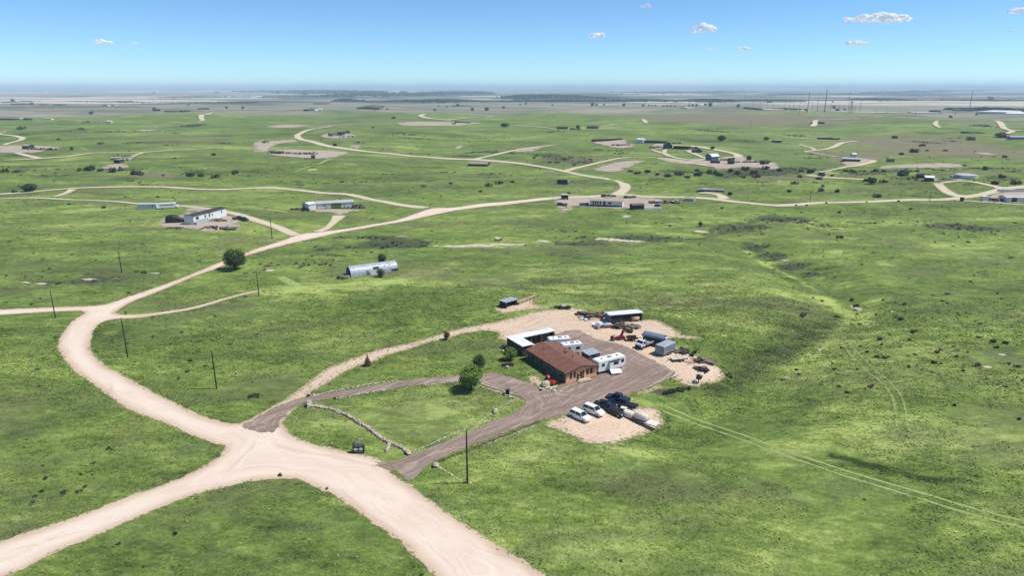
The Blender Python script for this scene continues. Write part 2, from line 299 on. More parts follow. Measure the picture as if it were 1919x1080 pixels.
q1 = seg_d(GX[xm], GY[xm], CREEK1); att['wood'][xm] += .38 * np.exp(-((q1 - 3) / 4)**2) * (vn(GX[xm] / 14, GY[xm] / 14, 4) > -.1)
q2 = seg_d(GX[xm], GY[xm], CREEK2); att['tone'][xm] -= .5 * np.exp(-(q2 / 9)**2)
for pl, w_, v_ in (([(1575,590),(1500,622),(1440,655),(1390,690),(1350,712)], 6, -2.6), ([(490,546),(560,541),(640,540),(720,531),(780,516),(840,500)], 4.5, 2.0), ([(600,790),(700,780),(800,765),(900,750)], 9, .8), ([(700,810),(780,800),(860,775)], 9, .7), ([(1640,560),(1570,625),(1480,670),(1420,705),(1330,748),(1260,768)], 4, 1.5), ([(1480,500),(1540,535),(1600,565)], 5, -1.2), ([(1540,545),(1590,575),(1610,590)], 4, 1.8), ([(1660,885),(1600,862),(1560,853)], 1.2, -2), ([(1560,853),(1700,890),(1760,905),(1820,922)], 1.0, -2), ([(1400,450),(1440,482),(1500,507),(1545,540),(1590,580),(1570,612),(1500,655)], 1.8, 2.2), ([(1000,515),(1150,505),(1300,500),(1450,510)], 6, .9)):
    att['tone'][xm] += v_ * np.exp(-(seg_d(GX[xm], GY[xm], [flat(*p_) for p_ in pl]) / w_)**2)
na, nr = len(ang), len(rr)
idx = (np.arange(nr - 1)[:, None] * na + np.arange(na)[None, :]); nx = np.roll(idx, -1, 1)
faces = np.stack([idx, nx, nx + na, idx + na], -1).reshape(-1, 4)
g = mesh_obj('ground', np.stack([GX, GY, GZ], 1), faces, M_GRASS, None, True, att)
tag(g, kind='structure')

# ------------------------------------------------------------------ sheets laid on the ground
SHAPES = []        # (ground polygon)
def poly_sd(x, y, P):                       # + inside
    n = len(P); d = np.full(x.shape, 1e18); ins = np.zeros(x.shape, bool)
    for i in range(n):
        ax, ay = P[i]; bx, by = P[(i + 1) % n]; ex, ey = bx - ax, by - ay
        t = np.clip(((x - ax) * ex + (y - ay) * ey) / (ex * ex + ey * ey + 1e-12), 0, 1)
        d = np.minimum(d, (x - ax - t * ex)**2 + (y - ay - t * ey)**2)
        c = (ay > y) != (by > y)
        if c.any():
            ins ^= c & (x < (bx - ax) * (y - ay) / ((by - ay) if by != ay else 1e-12) + ax)
    d = np.sqrt(d); return np.where(ins, d, -d)
def crom(P, closed):
    P = np.asarray(P, float); n = len(P); out = []
    rng_ = range(n) if closed else range(n - 1)
    for i in rng_:
        g4 = [P[(i + k) % n] if closed else P[min(max(i + k, 0), n - 1)] for k in (-1, 0, 1, 2)]
        L = np.linalg.norm(g4[2] - g4[1]); st = float(max(1.2, 2 * cell(np.linalg.norm(g4[1])))); m_ = max(1, int(L / st))
        for t in np.arange(m_) / m_:
            a, b, c, d = g4
            out.append(.5 * ((2 * b) + (c - a) * t + (2 * a - 5 * b + 4 * c - d) * t**2 + (3 * b - a - 3 * c + d) * t**3))
    if not closed: out.append(P[-1])
    return np.array(out)
def ribbon_poly(P, w):
    C = crom(P, False); T = np.gradient(C, axis=0); T /= np.linalg.norm(T, axis=1)[:, None] + 1e-9
    N = np.stack([-T[:, 1], T[:, 0]], 1); w = np.interp(np.linspace(0, 1, len(C)), np.linspace(0, 1, len(w)), w)[:, None] / 2
    return C, N, w
def sheet_polygon(name, mat, px, b, group_shapes, smooth=True, kind='structure'):
    P = G(px); P = crom(P, True) if smooth else P
    group_shapes.append(P); return ('P', name, mat, P, b)
def sheet_ribbon(name, mat, px, w, b, group_shapes):
    C, N, hw = ribbon_poly(G(px), w if hasattr(w, '__len__') else [w])
    group_shapes.append(np.concatenate([C + N * hw, (C - N * hw)[::-1]])); return ('R', name, mat, (C, N, hw), b)
def union_depth(x, y, shapes):
    D = np.full(x.shape, -9.0)
    for P in shapes:
        lo = P.min(0) - 1; hi = P.max(0) + 1; m_ = (x > lo[0]) & (x < hi[0]) & (y > lo[1]) & (y < hi[1])
        if m_.any(): D[m_] = np.maximum(D[m_], poly_sd(x[m_], y[m_], P))
    return D
def build_sheet(s, shapes, extra=0):
    kind, name, mat, dat, b = s
    if kind == 'P':
        P = dat; lo = P.min(0); hi = P.max(0); dm = float(np.hypot(*P.mean(0)))
        st = float(max(.9, 1.4 * cell(np.array([dm]))[0])); X, Y = np.meshgrid(np.arange(lo[0], hi[0], st), np.arange(lo[1], hi[1], st))
        X = X.ravel() + rng.uniform(-.2, .2, X.size) * st; Y = Y.ravel() + rng.uniform(-.2, .2, Y.size) * st
        k = poly_sd(X, Y, P) > st * .35
        V = [Vector(p) for p in P] + [Vector(p) for p in zip(X[k], Y[k])]
        n = len(P); r = delaunay_2d_cdt(V, [(i, (i + 1) % n) for i in range(n)], [], 2, 1e-4)
        cen = np.array([[np.mean([r[0][i].x for i in f]), np.mean([r[0][i].y for i in f])] for f in r[2]])
        ok = poly_sd(cen[:, 0], cen[:, 1], P) > 0
        v2 = np.array([(v.x, v.y) for v in r[0]]); fc = np.array([f for f, o in zip(r[2], ok) if o])
        a = v2[fc[:, 1]] - v2[fc[:, 0]]; c_ = v2[fc[:, 2]] - v2[fc[:, 0]]; fl = a[:, 0] * c_[:, 1] - a[:, 1] * c_[:, 0] < 0
        fc[fl] = fc[fl][:, ::-1]
    else:
        C, N, hw = dat; k = 7; s_ = np.linspace(-1, 1, k)
        v2 = (C[:, None, :] + N[:, None, :] * (hw[:, None, :] * s_[None, :, None])).reshape(-1, 2)
        i = np.arange(len(C) - 1)[:, None] * k + np.arange(k - 1)[None, :]
        fc = np.stack([i, i + k, i + k + 1, i + 1], -1).reshape(-1, 4)
    D = union_depth(v2[:, 0], v2[:, 1], shapes); d = np.hypot(v2[:, 0], v2[:, 1])
    z = H(v2[:, 0], v2[:, 1]) + b * lift(d)
    return tag(mesh_obj(name, np.column_stack([v2, z]), fc, mat, None, True, {'depth': D}), kind='structure')
def zc(ox, oy, s, L): return [(ox + x / s, oy + y / s) for x, y in L]
Z1 = lambda L: zc(0, 150, 4, L)
Z2 = lambda L: zc(480, 150, 4, L)
Z3 = lambda L: zc(960, 150, 4, L)
Z4 = lambda L: zc(1440, 150, 4, L)
Z5 = lambda L: zc(0, 380, 4, L)
Z6 = lambda L: zc(480, 380, 4, L)
Z7 = lambda L: zc(960, 380, 4, L)
Z8 = lambda L: zc(1440, 380, 4, L)
ZB = lambda L: zc(1440, 600, 4, L)
HY = lambda L: zc(1030, 350, 7.38, L)
FY = lambda L: zc(1180, 240, 6.853, L)
MAIN = [(850,389),(808,391),(760,407),(720,417),(640,430),(600,435),(567,438),(552,442),(520,454),(480,466),(460,474),(417,490),(375,507),(325,527),(282,542),(240,556),(200,570),(185,572),(160,574),(100,576),(0,580),(-70,583),
 (-70,596),(0,592),(75,587),(150,584),(157,587),(135,602),(112,630),(106,650),(115,670),(135,695),(165,717),(200,742),(235,767),(270,782),(310,797),(350,815),(390,830),(417,838),(419,845),(410,855),(370,880),(300,910),(240,930),(175,955),(100,982),(50,997),(0,1014),(-90,1044),
 (-110,1130),(0,1088),(50,1069),(100,1040),(175,1010),(225,987),(270,967),(325,945),(380,925),(425,915),(453,908),(487,903),(527,900),(553,900),(570,907),(593,917),(620,930),(653,950),(687,977),(720,1000),(753,1025),(780,1053),(810,1080),(850,1125),
 (1080,1130),(1020,1077),(987,1053),(953,1033),(913,1007),(870,980),(820,947),(787,920),(772,908),(755,900),(735,885),(728,872),(720,864),(700,856),(672,850),(633,842),(587,830),(560,822),(543,808),(534,793),(538,783),(553,770),(570,752),(530,752),(500,768),(487,775),(476,782),(460,789),(450,793),(435,794),(400,785),(360,770),(320,750),(275,727),(240,707),(200,685),(175,660),(172,645),(174,630),(182,615),(192,605),(217,599),
 (250,596),(300,589),(300,586),(240,590),(220,587),(224,582),(232,576),(250,566),(287,552),(325,536),(375,515),(417,500),(462,481),(480,475),(555,455),(600,445),(640,436),(720,422),(802,406),(850,396),(900,389),(960,383),(1037,374),(1037,370),(960,377),(900,382)]
R_ALL, RF_ALL, G_ALL, Y_ALL, P_ALL, T_ALL = [], [], [], [], [], []
sh = []
sh.append((sheet_polygon('dirt_road', M_ROAD, MAIN, .05, R_ALL), R_ALL))
def road(px, w, b, far=True, name='dirt_road'): sh.append((sheet_ribbon(name, M_ROADF if far else M_ROAD, px, w, b, RF_ALL if far else R_ALL), RF_ALL if far else R_ALL))
road([(945,380),(1000,375),(1037,371.5),(1100,369),(1150,365),(1178,366),(1210,369),(1285,370),(1335,373),(1365,377),(1440,384.5),(1490,384),(1550,380),(1640,378),(1740,375),(1800,371),(1840,365),(1880,355),(1919,350.5),(1990,345)], [8,8,8,8,7,7,7], .050)
road([(1780,372),(1800,376),(1860,380),(1919,384),(1990,388)], [4], .052)
road([(1152,366),(1167,358),(1172,350),(1160,341),(1135,335),(1100,330),(1060,322),(1010,312),(960,305),(890,299.5),(830,297),(755,291),(705,286),(655,280),(605,272),(567,262.5),(557,255),(567,248),(592,241),(622,236),(667,233),(730,232),(780,231),(855,229)], [10,8,8,7,7,8,9,9,9,8,6,5], .054)
road([(1060,321),(1080,315),(1122,305),(1185,294.5),(1235,296.5),(1280,303),(1330,311)], [8,6,5,5,6], .056)
road([(888,299),(925,291),(960,283),(1010,275),(1052,271)], [6,6,5], .056)
road([(-60,366),(0,364),(50,361),(100,356),(137,353),(200,351),(275,350.5),(400,355.5),(480,352.5),(530,354),(605,362),(655,365),(705,376),(755,385),(800,390)], [5,5,7,7,7,7,7,8], .058)
road([(138,354),(125,362),(97,370)], [6,4], .060)
road([(-60,375),(0,373),(57,371),(150,375),(257,382),(335,386),(375,390),(437,400),(480,413),(517,425),(538,434),(556,442)], [4,4,4,4,5,6,6,6], .060)
road([(594,435),(612,428),(625,417),(632,410),(636,404)], [6,4,5,8], .062)
road([(0,301),(75,297.5),(125,294),(175,287),(270,286),(350,281),(425,275)], [5,5,4,3], .062)
road([(270,286),(257,290),(245,296)], [4,4], .064)
road([(-40,250),(0,252.5),(27,255),(43,259),(40,263),(25,267),(7,273)], [8,8,8,6], .064)
road([(0,252),(10,245)], [4,3], .066)
road([(30,287),(55,293),(75,298)], [7,6], .066)
road([(400,211),(377,216),(380,225),(372,231)], [6,12,10,6], .062)
road([(797,214.5),(787,217.5),(805,222.5),(837,225.5),(880,221),(930,217.5)], [14,14,14,8,6], .062)
road(FY([(270,270),(340,300),(450,330),(560,375),(760,410),(960,405),(1060,405)]), [5,6,7,7], .064)
road(FY([(440,325),(452,290),(480,272)]), [6,5], .066)
road(FY([(750,285),(850,340),(950,385),(1050,410)]), [10,5,5], .068)
road(FY([(720,228),(900,245),(1100,280),(1300,320),(1400,355),(1390,375),(1300,380),(1150,388)]), [12,8,8,9,10,6], .070)
road(Z3([(640,355),(700,345),(760,335),(820,332)]), [6,5], .062)
road(Z3([(0,340),(160,350),(250,358),(330,370)]), [7,5,7], .062)
road(Z3([(1380,845),(1450,848),(1530,855),(1570,872),(1590,895)]), [5,6,8], .066)
road(Z3([(975,295),(1015,325)]), [9,9], .062)
road(Z4([(170,460),(370,458),(560,455),(680,460)]), [5,6], .062)
road(Z4([(680,460),(560,470),(500,500),(430,520),(260,540)]), [8,8,6], .064)
road(Z4([(230,480),(310,505),(350,527)]), [5], .066)
road(Z4([(260,540),(420,562),(560,585)]), [4,3], .066)
road(Z4([(370,695),(480,675),(570,655),(700,635),(780,615),(795,600)]), [4,4,6,8], .066)
road(Z4([(270,710),(420,730),(600,740),(740,750),(860,762)]), [5,4,3], .066)
road(Z4([(1260,772),(1310,820),(1380,860),(1480,882)]), [6,7,8], .066)
road(Z4([(1290,775),(1350,765),(1450,757),(1560,770),(1700,800),(1770,820)]), [4,5,5,6], .068)
road(Z4([(1275,305),(1252,320),(1250,335),(1290,362)]), [6,9,5], .064)
road(Z4([(1705,308),(1750,345),(1780,370),(1830,385),(1760,412),(1680,414)]), [9,11,8,9,8], .064)
road(Z4([(1820,383),(1919,377)]), [7], .066)
road(Z4([(330,350),(350,325),(380,300),(640,293),(860,275),(1100,290),(1400,300)]), [10,12,8,8,10,8], .060)
road(Z4([(200,352),(262,350)]), [6], .060); road(Z4([(205,362),(222,388)]), [9], .060)
road([(1425,205),(1500,207),(1560,209),(1700,211),(1790,213)], [70,60,30], .05)
road([(217,594),(250,595),(300,588),(362,578),(425,560),(455,552),(490,545)], [3.6,3.4,2.8,2.4,2.2], .060, False)
GRAV = [(440,791),(453,795),(463,791),(493,776),(530,757),(560,747),(580,743),(595,740),(645,732),(695,724),(745,715),(795,709),(857,704),(910,700),(932,700),(957,707),(982,715),(998,719),(1012,729),(1040,727),(1058,700),(1000,660),(1000,645),(1033,629),(1078,618.5),(1107,629),(1119,636),(1167,647),(1196,661),(1226,676),(1250,689),(1267,700),(1241,718),(1196,735.5),(1152,750),(1110,763),(1066,777),(1018,789),(959,808),(903,830),(853,850),(813,867),(797,880),(785,892),(763,906),(750,894),(725,881),(690,872),(700,867),(730,865),(763,855),(820,833),(870,813),(920,790),(960,773),(982,758),(984,753),(975,747),(945,737),(907,725),(880,716),(855,716),(797,722),(732,730),(680,740),(632,747),(615,751),(575,756),(557,765),(540,776),(526,792),(524,803),(512,812),(490,812),(462,806)]
sh.append((sheet_polygon('gravel_driveway', M_GRAV, GRAV, .085, G_ALL), G_ALL))
YARD = [(528,766),(505,770),(520,757),(542,740),(577,715),(602,695),(645,677),(680,664),(710,655),(770,642),(780,640),(842,620),(905,607),(959,596),(998,584),(1042,580),(1078,577),(1107,584),(1150,590),(1199,599),(1226,598),(1241,604),(1261,614),(1276,621),(1276,627),(1315,632),(1315,638),(1270,635),(1249,636),(1267,650),(1285,658),(1315,670),(1338,682),(1359,697),(1362,706),(1353,715),(1330,722),(1294,728),(1262,714),(1241,712),(1226,690),(1167,660),(1107,640),(1040,650),(1000,668),(962,655),(945,640),(933,637),(929,624),(905,622),(870,627),(830,639),(807,642),(770,656),(732,666),(700,680),(675,687),(645,702),(612,722),(587,737),(585,746),(570,752),(560,760),(545,780),(530,800),(520,790)]
sh.append((sheet_polygon('dirt_yard', M_YARD, YARD, .045, Y_ALL), Y_ALL))
PADL = [(1015,794),(1066,777),(1119,764),(1175,744),(1200,734),(1228,722),(1240,722),(1253,730),(1220,736),(1190,748),(1196,762),(1220,761),(1238,771),(1246,792),(1232,807),(1196,821),(1161,833),(1125,836),(1095,833),(1066,818),(1030,804)]
sh.append((sheet_polygon('dirt_yard', M_YARD, PADL, .060, Y_ALL), Y_ALL))
sh.append((sheet_polygon('dirt_yard', M_YARD, [(924,578),(940,572),(971,566),(1004,555),(1009,558),(998,568),(1014,573),(1036,577),(1004,581),(977,584),(944,589),(930,584)], .050, Y_ALL), Y_ALL))
sh.append((sheet_polygon('dirt_yard', M_YARD, [(982,706),(1010,706),(1020,716),(1050,722),(1058,730),(1040,733),(1010,728)], .050, Y_ALL), Y_ALL))
def patch(px, b=.04): sh.append((sheet_polygon('bare_ground', M_PATCH, px, b, P_ALL), P_ALL))
patch(Z3([(580,665),(620,682),(700,690),(800,688),(870,665),(920,640),(1020,605),(930,602),(850,605),(720,625),(640,645)]))
patch(Z3([(-10,530),(0,545),(80,540),(170,535),(250,505),(385,483),(300,484),(200,494),(60,515)]))
patch(zc(540,360,12,[(530,390),(800,385),(1000,370),(1250,385),(1690,398),(1500,455),(1300,490),(1200,560),(1050,600),(1020,520),(920,465),(700,460),(530,450)]))
patch(Z1([(-20,495),(200,488),(350,495),(480,508),(350,530),(220,558),(150,550),(-20,548)]))
patch(Z2([(1050,325),(1200,313),(1500,318),(1700,320),(1560,340),(1350,344),(1150,345)]))
patch(Z2([(60,350),(200,335),(420,340),(300,357),(150,360)]))
patch(Z2([(-20,462),(100,455),(300,447),(335,462),(200,475),(120,510),(100,540),(-20,545)]))
patch(Z2([(90,560),(160,522),(420,525),(600,528),(705,545),(600,580),(480,592),(350,585),(200,572)]))
patch(Z2([(470,425),(560,393),(690,400),(755,413),(740,432),(600,440)]), .05)
patch(Z2([(680,495),(720,480),(780,486),(808,510),(740,520)]))
patch(zc(300,370,10.66,[(-150,560),(0,430),(150,395),(450,330),(470,250),(560,185),(800,200),(1100,240),(1600,380),(1850,410),(1919,500),(1750,480),(1700,560),(1550,620),(1200,680),(800,690),(600,640),(0,625)]))
patch(HY([(30,135),(300,122),(700,120),(760,92),(900,105),(1190,130),(1400,150),(1650,190),(1775,220),(1760,262),(1550,265),(1530,312),(1180,330),(1000,318),(560,285),(380,275),(340,315),(270,360),(150,400),(100,340),(60,240),(20,170)]))
patch(FY([(700,222),(540,212),(420,188),(300,200),(265,280),(450,268),(560,250),(750,275),(850,305),(860,270),(740,230)]), .05)
patch(FY([(960,400),(1160,388),(1400,352),(1500,375),(1620,415),(1800,428),(1930,470),(1919,512),(1700,512),(1500,505),(1180,540),(1100,560),(1050,500),(960,490),(700,430)]), .05)
patch(FY([(340,378),(620,398),(920,458),(700,468),(450,430),(360,405)]))
patch(FY([(-20,212),(100,198),(105,212),(0,252)]))
patch(Z3([(600,470),(620,445),(840,437),(870,480),(940,490),(800,518),(740,505)]))
patch(Z3([(1370,825),(1400,808),(1500,808),(1600,835),(1450,850)]))
patch(Z4([(550,600),(700,585),(800,598),(780,622),(640,642),(570,655)]), .05)
patch(Z4([(820,650),(1000,635),(1300,622),(1475,630),(1475,655),(1300,662),(950,662),(860,678)]))
patch(Z4([(370,692),(470,678),(485,700),(400,707)])); patch(Z4([(-60,610),(0,615),(60,628),(97,660),(40,675),(-60,668)]), .055)
patch(Z4([(28,775),(60,755),(155,752),(110,775),(70,787)]), .05)
patch(Z4([(1330,745),(1400,698),(1530,695),(1540,732),(1450,757)]), .055)
patch(Z4([(1180,745),(1220,720),(1295,738),(1250,768)]), .055); patch(Z4([(1530,545),(1650,543),(1750,570),(1600,562)]))
patch(Z4([(1600,912),(1640,868),(1750,838),(1950,832),(1950,918)])); patch(Z4([(100,460),(170,458),(165,475),(90,480)]), .05)
patch(Z1([(1000,375),(1100,362),(1185,368),(1170,382),(1060,388)])); patch(Z1([(800,425),(830,405),(870,408),(850,425)])); patch(Z1([(1240,225),(1330,228),(1330,240),(1250,242)]))
patch(Z1([(740,665),(830,625),(960,630),(970,655),(850,678)])); patch(Z1([(-30,305),(130,300),(140,285),(-30,290)])); patch(Z1([(550,405),(600,404),(600,412),(560,414)])); patch(Z1([(590,470),(680,465),(680,474),(600,476)])); patch(Z1([(320,288),(385,288),(385,295),(320,295)]))
def track(px, w, name='wheel_track'): sh.append((sheet_ribbon(name, M_TRACK, px, w, .03, T_ALL), T_ALL))
TL = [(1242,765),(1285,783),(1335,801),(1385,818),(1460,846),(1564,881),(1667,913),(1745,936),(1823,960),(1919,984),(1990,1003)]
TR = ZB([(590,190),(640,245),(700,310),(760,370),(790,400),(850,440),(900,490),(945,545),(970,590),(985,650),(990,700),(992,750),(1003,800),(1030,850)])
for L, o in ((TL, .95), (TR, .95)):
    C = crom(G(L), False); T_ = np.gradient(C, axis=0); T_ /= np.linalg.norm(T_, axis=1)[:, None]; N_ = np.stack([-T_[:, 1], T_[:, 0]], 1)
    for s_ in (-1, 1):
        Cc = C + N_ * o * s_ + N_ * (.12 * vn(np.arange(len(C)) / 6.0, np.zeros(len(C)), 5 + s_))[:, None]
        hw = np.full((len(C), 1), .40 if L is TL else .30); T_ALL.append(np.concatenate([Cc + N_ * hw, (Cc - N_ * hw)[::-1]])); sh.append((('R', 'wheel_track', M_TRACK, (Cc, N_, hw), .03), T_ALL))
track([(960,515),(1035,506),(1135,499),(1197,495),(1280,486)], [1.4,1,1.2]); track([(350,386),(420,387.5),(480,390),(540,398)], [2.4,2.6,2])
track([(880,556),(760,556)], [.4]); track(Z6([(180,555),(260,600),(320,625)]), [3,3.5])
track(Z3([(880,790),(980,772),(1100,768)]), [1.6]); track(Z2([(580,590),(480,625),(380,655),(280,690)]), [4,3,2]); track(Z1([(590,505),(650,525),(710,535)]), [2]); track(Z3([(80,748),(200,735),(330,715)]), [2])
for s_, al in sh: build_sheet(s_, al)

# ------------------------------------------------------------------ loose grass clumps standing on the ground
ALLP = R_ALL + RF_ALL + G_ALL + Y_ALL + P_ALL
def clumps(name, n, r0, r1, size, hgt, mat, tri=5, thin=None, ex=.15):
    r = np.sqrt(rng.uniform(r0**2, r1**2, n)) if r1 < 260 else rng.uniform(r0, r1, n)
    a = rng.uniform(R(-43), R(43), n); x = r * np.sin(a); y = r * np.cos(a)
    k = vn(x / 24, y / 17, 44) + .6 * vn(x / 7, y / 7, 41) + .5 * vn(x / 2.6, y / 2.6, 42) > (thin if thin is not None else -.2)
    k &= rng.uniform(0, 1, n) > sm(.72 * r1, r1, r)
    x, y = x[k], y[k]; D = union_depth(x, y, ALLP); k = D < -ex; x, y, D = x[k], y[k], D[k]; n = len(x)
    z = H(x, y); s = size * rng.uniform(.5, 1.35, n) * (1 + np.hypot(x, y) / 300)
    hh = hgt * rng.uniform(.4, 1.4, n) * (1 + np.hypot(x, y) / 300) * np.where(D > -1.2, 1.5, 1)
    V = []; 
    for t in range(tri):
        th = rng.uniform(0, 6.283, n); ro = rng.uniform(.15, .6, n) * s; le = rng.uniform(.2, .5, n) * s
        cx, cy = x + np.cos(th) * ro * .6, y + np.sin(th) * ro * .6
        ph = rng.uniform(0, 6.283, n); ux, uy = np.cos(ph) * le, np.sin(ph) * le
        b = np.stack([cx - ux, cy - uy, z - .03], 1); c = np.stack([cx + ux, cy + uy, z - .03], 1)
        d = np.stack([cx + np.cos(th) * ro, cy + np.sin(th) * ro, z + hh * rng.uniform(.5, 1.2, n)], 1)
        V.append(np.stack([b, c, d], 1))
    V = np.stack(V, 1).reshape(-1, 3)
    at_ = {'shade': rng.uniform(0, 1, n)}
    for nm_, L_ in (('tone', TONE), ('sand', SAND), ('wood', WOOD), ('dry', DRY)): at_[nm_] = field(x, y, L_)
    at_['far'] = x * 0
    return tag(mesh_obj(name, V, np.arange(len(V), dtype=np.int32).reshape(-1, 3), mat, None, False, {k_: np.repeat(v_, tri * 3) for k_, v_ in at_.items()}), kind='stuff')
m = NT('grass_clump'); sh_ = m.attr('shade'); gc = grass_color(m)[0]
hv_ = m.n('ShaderNodeHueSaturation'); m.set(hv_.inputs['Color'], gc); m.set(hv_.inputs['Value'], m.mp(sh_, 0, 1, .72, 1.55))
gn = m.n('ShaderNodeNewGeometry').outputs['Normal']; vm = m.n('ShaderNodeVectorMath', operation='MULTIPLY_ADD'); m.set(vm.inputs[0], gn); vm.inputs[1].default_value = (.35, .35, .35); vm.inputs[2].default_value = (.15, 0, .9)
vn_ = m.n('ShaderNodeVectorMath', operation='NORMALIZE'); m.set(vn_.inputs[0], vm.outputs[0]); m.t.links.new(vn_.outputs[0], m.b.inputs['Normal'])
M_CLUMP = m.fin(hv_.outputs[0], .9, 0, .15)
clumps('grass_clumps', 240000, 74, 250, .27, .085, M_CLUMP, 3, -.45)
clumps('grass_clumps', 60000, 170, 700, .40, .10, M_CLUMP, 3, -.2)

# ------------------------------------------------------------------ object helpers
_mc = {}
def mt(name, col, rough=.7, metal=0, var=.25, stripe=None, spec=.3, bump=0):
    """painted / weathered surface: base colour, blotchy wear, optional ribs or boards (axis, pitch, strength)"""
    if name in _mc: return _mc[name]
    m = NT(name); p = m.obj(); n = m.noise(p, .9, 4, .65); n2 = m.noise(p, 5, 3, .6)
    d = tuple(c * (1 - var * 1.6) for c in col); l = tuple(min(1, c * (1 + var * .5)) for c in col)
    c = m.mix(m.mp(n, .3, .7), d, l); c = m.mix(m.mp(n2, .5, .8, 0, var), c, tuple(c_ * .6 for c_ in col))
    if stripe:
        ax, pitch, st = stripe; sp = m.n('ShaderNodeSeparateXYZ'); m.set(sp.inputs[0], p)
        w = m.math('PINGPONG', sp.outputs[ax], pitch / 2); k = m.mp(w, 0, pitch * .14, 1, 0)
        c = m.mix(m.math('MULTIPLY', k, st), c, tuple(c_ * .45 for c_ in col)); m.bump(w, .5, .05)
    _mc[name] = m.fin(c, rough, metal, spec); return _mc[name]
def glassmat():
    return mt('dark_window_glass', (.018, .022, .028), .12, 0, .3, None, .6)
class MB:
    def __init__(s): s.v = []; s.f = []
    def add(s, V, F):
        n = len(s.v); s.v += [tuple(v) for v in V]; s.f += [tuple(i + n for i in f) for f in F]; return s
    def box(s, x0, x1, y0, y1, z0, z1):
        return s.add([(x0, y0, z0), (x1, y0, z0), (x1, y1, z0), (x0, y1, z0), (x0, y0, z1), (x1, y0, z1), (x1, y1, z1), (x0, y1, z1)],
                     [(0, 3, 2, 1), (4, 5, 6, 7), (0, 1, 5, 4), (1, 2, 6, 5), (2, 3, 7, 6), (3, 0, 4, 7)])
    def ext(s, prof, a, b, axis='x'):        # profile in the plane across the axis, extruded from a to b
        n = len(prof); f = (lambda t, p: (t, p[0], p[1])) if axis == 'x' else ((lambda t, p: (p[0], t, p[1])) if axis == 'y' else (lambda t, p: (p[0], p[1], t)))
        V = [f(a, p) for p in prof] + [f(b, p) for p in prof]
        return s.add(V, [tuple(range(n))[::-1], tuple(range(n, 2 * n))] + [(i, (i + 1) % n, n + (i + 1) % n, n + i) for i in range(n)])
    def cyl(s, p0, p1, r0, r1=None, n=10):
        r1 = r0 if r1 is None else r1; p0 = Vector(p0); p1 = Vector(p1); d = (p1 - p0).normalized()
        u = d.orthogonal().normalized(); w = d.cross(u)
        V = [p0 + (u * math.cos(t) + w * math.sin(t)) * r0 for t in [2 * math.pi * i / n for i in range(n)]] + [p1 + (u * math.cos(t) + w * math.sin(t)) * r1 for t in [2 * math.pi * i / n for i in range(n)]]
        return s.add(V, [tuple(range(n))[::-1], tuple(range(n, 2 * n))] + [(i, (i + 1) % n, n + (i + 1) % n, n + i) for i in range(n)])
    def loft(s, rings, cap=True):
        n = len(rings[0]); b = len(s.v); s.v += [tuple(p) for r in rings for p in r]
        for k in range(len(rings) - 1):
            for i in range(n):
                j = (i + 1) % n; s.f.append((b + k * n + i, b + k * n + j, b + (k + 1) * n + j, b + (k + 1) * n + i))
        if cap: s.f.append(tuple(range(b, b + n))[::-1]); s.f.append(tuple(range(b + (len(rings) - 1) * n, b + len(rings) * n)))
        return s
    def rock(s, c, r, rs, flat_=.6):
        t = (1 + 5**.5) / 2
        V = [(-1, t, 0), (1, t, 0), (-1, -t, 0), (1, -t, 0), (0, -1, t), (0, 1, t), (0, -1, -t), (0, 1, -t), (t, 0, -1), (t, 0, 1), (-t, 0, -1), (-t, 0, 1)]
        Fc = [(0, 11, 5), (0, 5, 1), (0, 1, 7), (0, 7, 10), (0, 10, 11), (1, 5, 9), (5, 11, 4), (11, 10, 2), (10, 7, 6), (7, 1, 8), (3, 9, 4), (3, 4, 2), (3, 2, 6), (3, 6, 8), (3, 8, 9), (4, 9, 5), (2, 4, 11), (6, 2, 10), (8, 6, 7), (9, 8, 1)]
        a = rs.uniform(0, 6.28); ca, sa = math.cos(a), math.sin(a); sx, sy = rs.uniform(.7, 1.3), rs.uniform(.7, 1.2); out = []
        for v in V:
            k = r * .53 * rs.uniform(.75, 1.2); x, y, z = v[0] * k * sx, v[1] * k * sy, v[2] * k * flat_
            out.append((c[0] + x * ca - y * sa, c[1] + x * sa + y * ca, c[2] + z))
        return s.add(out, Fc)
    def build(s, name, mat, parent=None, smooth=False, bevel=0):
        o = mesh_obj(name, s.v, s.f, mat, parent, smooth)
        bm_ = bmesh.new(); bm_.from_mesh(o.data); bmesh.ops.recalc_face_normals(bm_, faces=bm_.faces)
        if bevel: bmesh.ops.bevel(bm_, geom=[e_ for e_ in bm_.edges if e_.calc_face_angle(0) > .6], offset=bevel, segments=2, affect='EDGES')
        bm_.to_mesh(o.data); bm_.free(); return o
def off_at(x, y, on='bare'):
    return {'grass': 0, 'bare': .042, 'yard': .05, 'gravel': .085, 'road': .052}[on] * lift(math.hypot(x, y))
def thing(name, label, cat, x, y, rot=0, group=None, on='bare', dz=0):
    o = bpy.data.objects.new(name, None); COL.objects.link(o); o.empty_display_size = .5
    o.location = (x, y, hz(x, y) + off_at(x, y, on) + dz); o.rotation_euler = (0, 0, rot); return tag(o, label, cat, group)
def at(name, label, cat, px, py, deg=0, **k):
    x, y = G(px, py); return thing(name, label, cat, x, y, R(deg), **k)
def height_to(px, py, top):                 # metres needed for a post at this base pixel to reach photo row `top`
    x, y = G(px, py); z0 = hz(x, y); v = (540 - top) / FPX
    A_ = y * FP[0] + CAM_H * FP[1]; B_ = y * FP[1] - CAM_H * FP[0]
    z = (v * A_ - B_) / (FP[0] + v * FP[1]); return z - z0
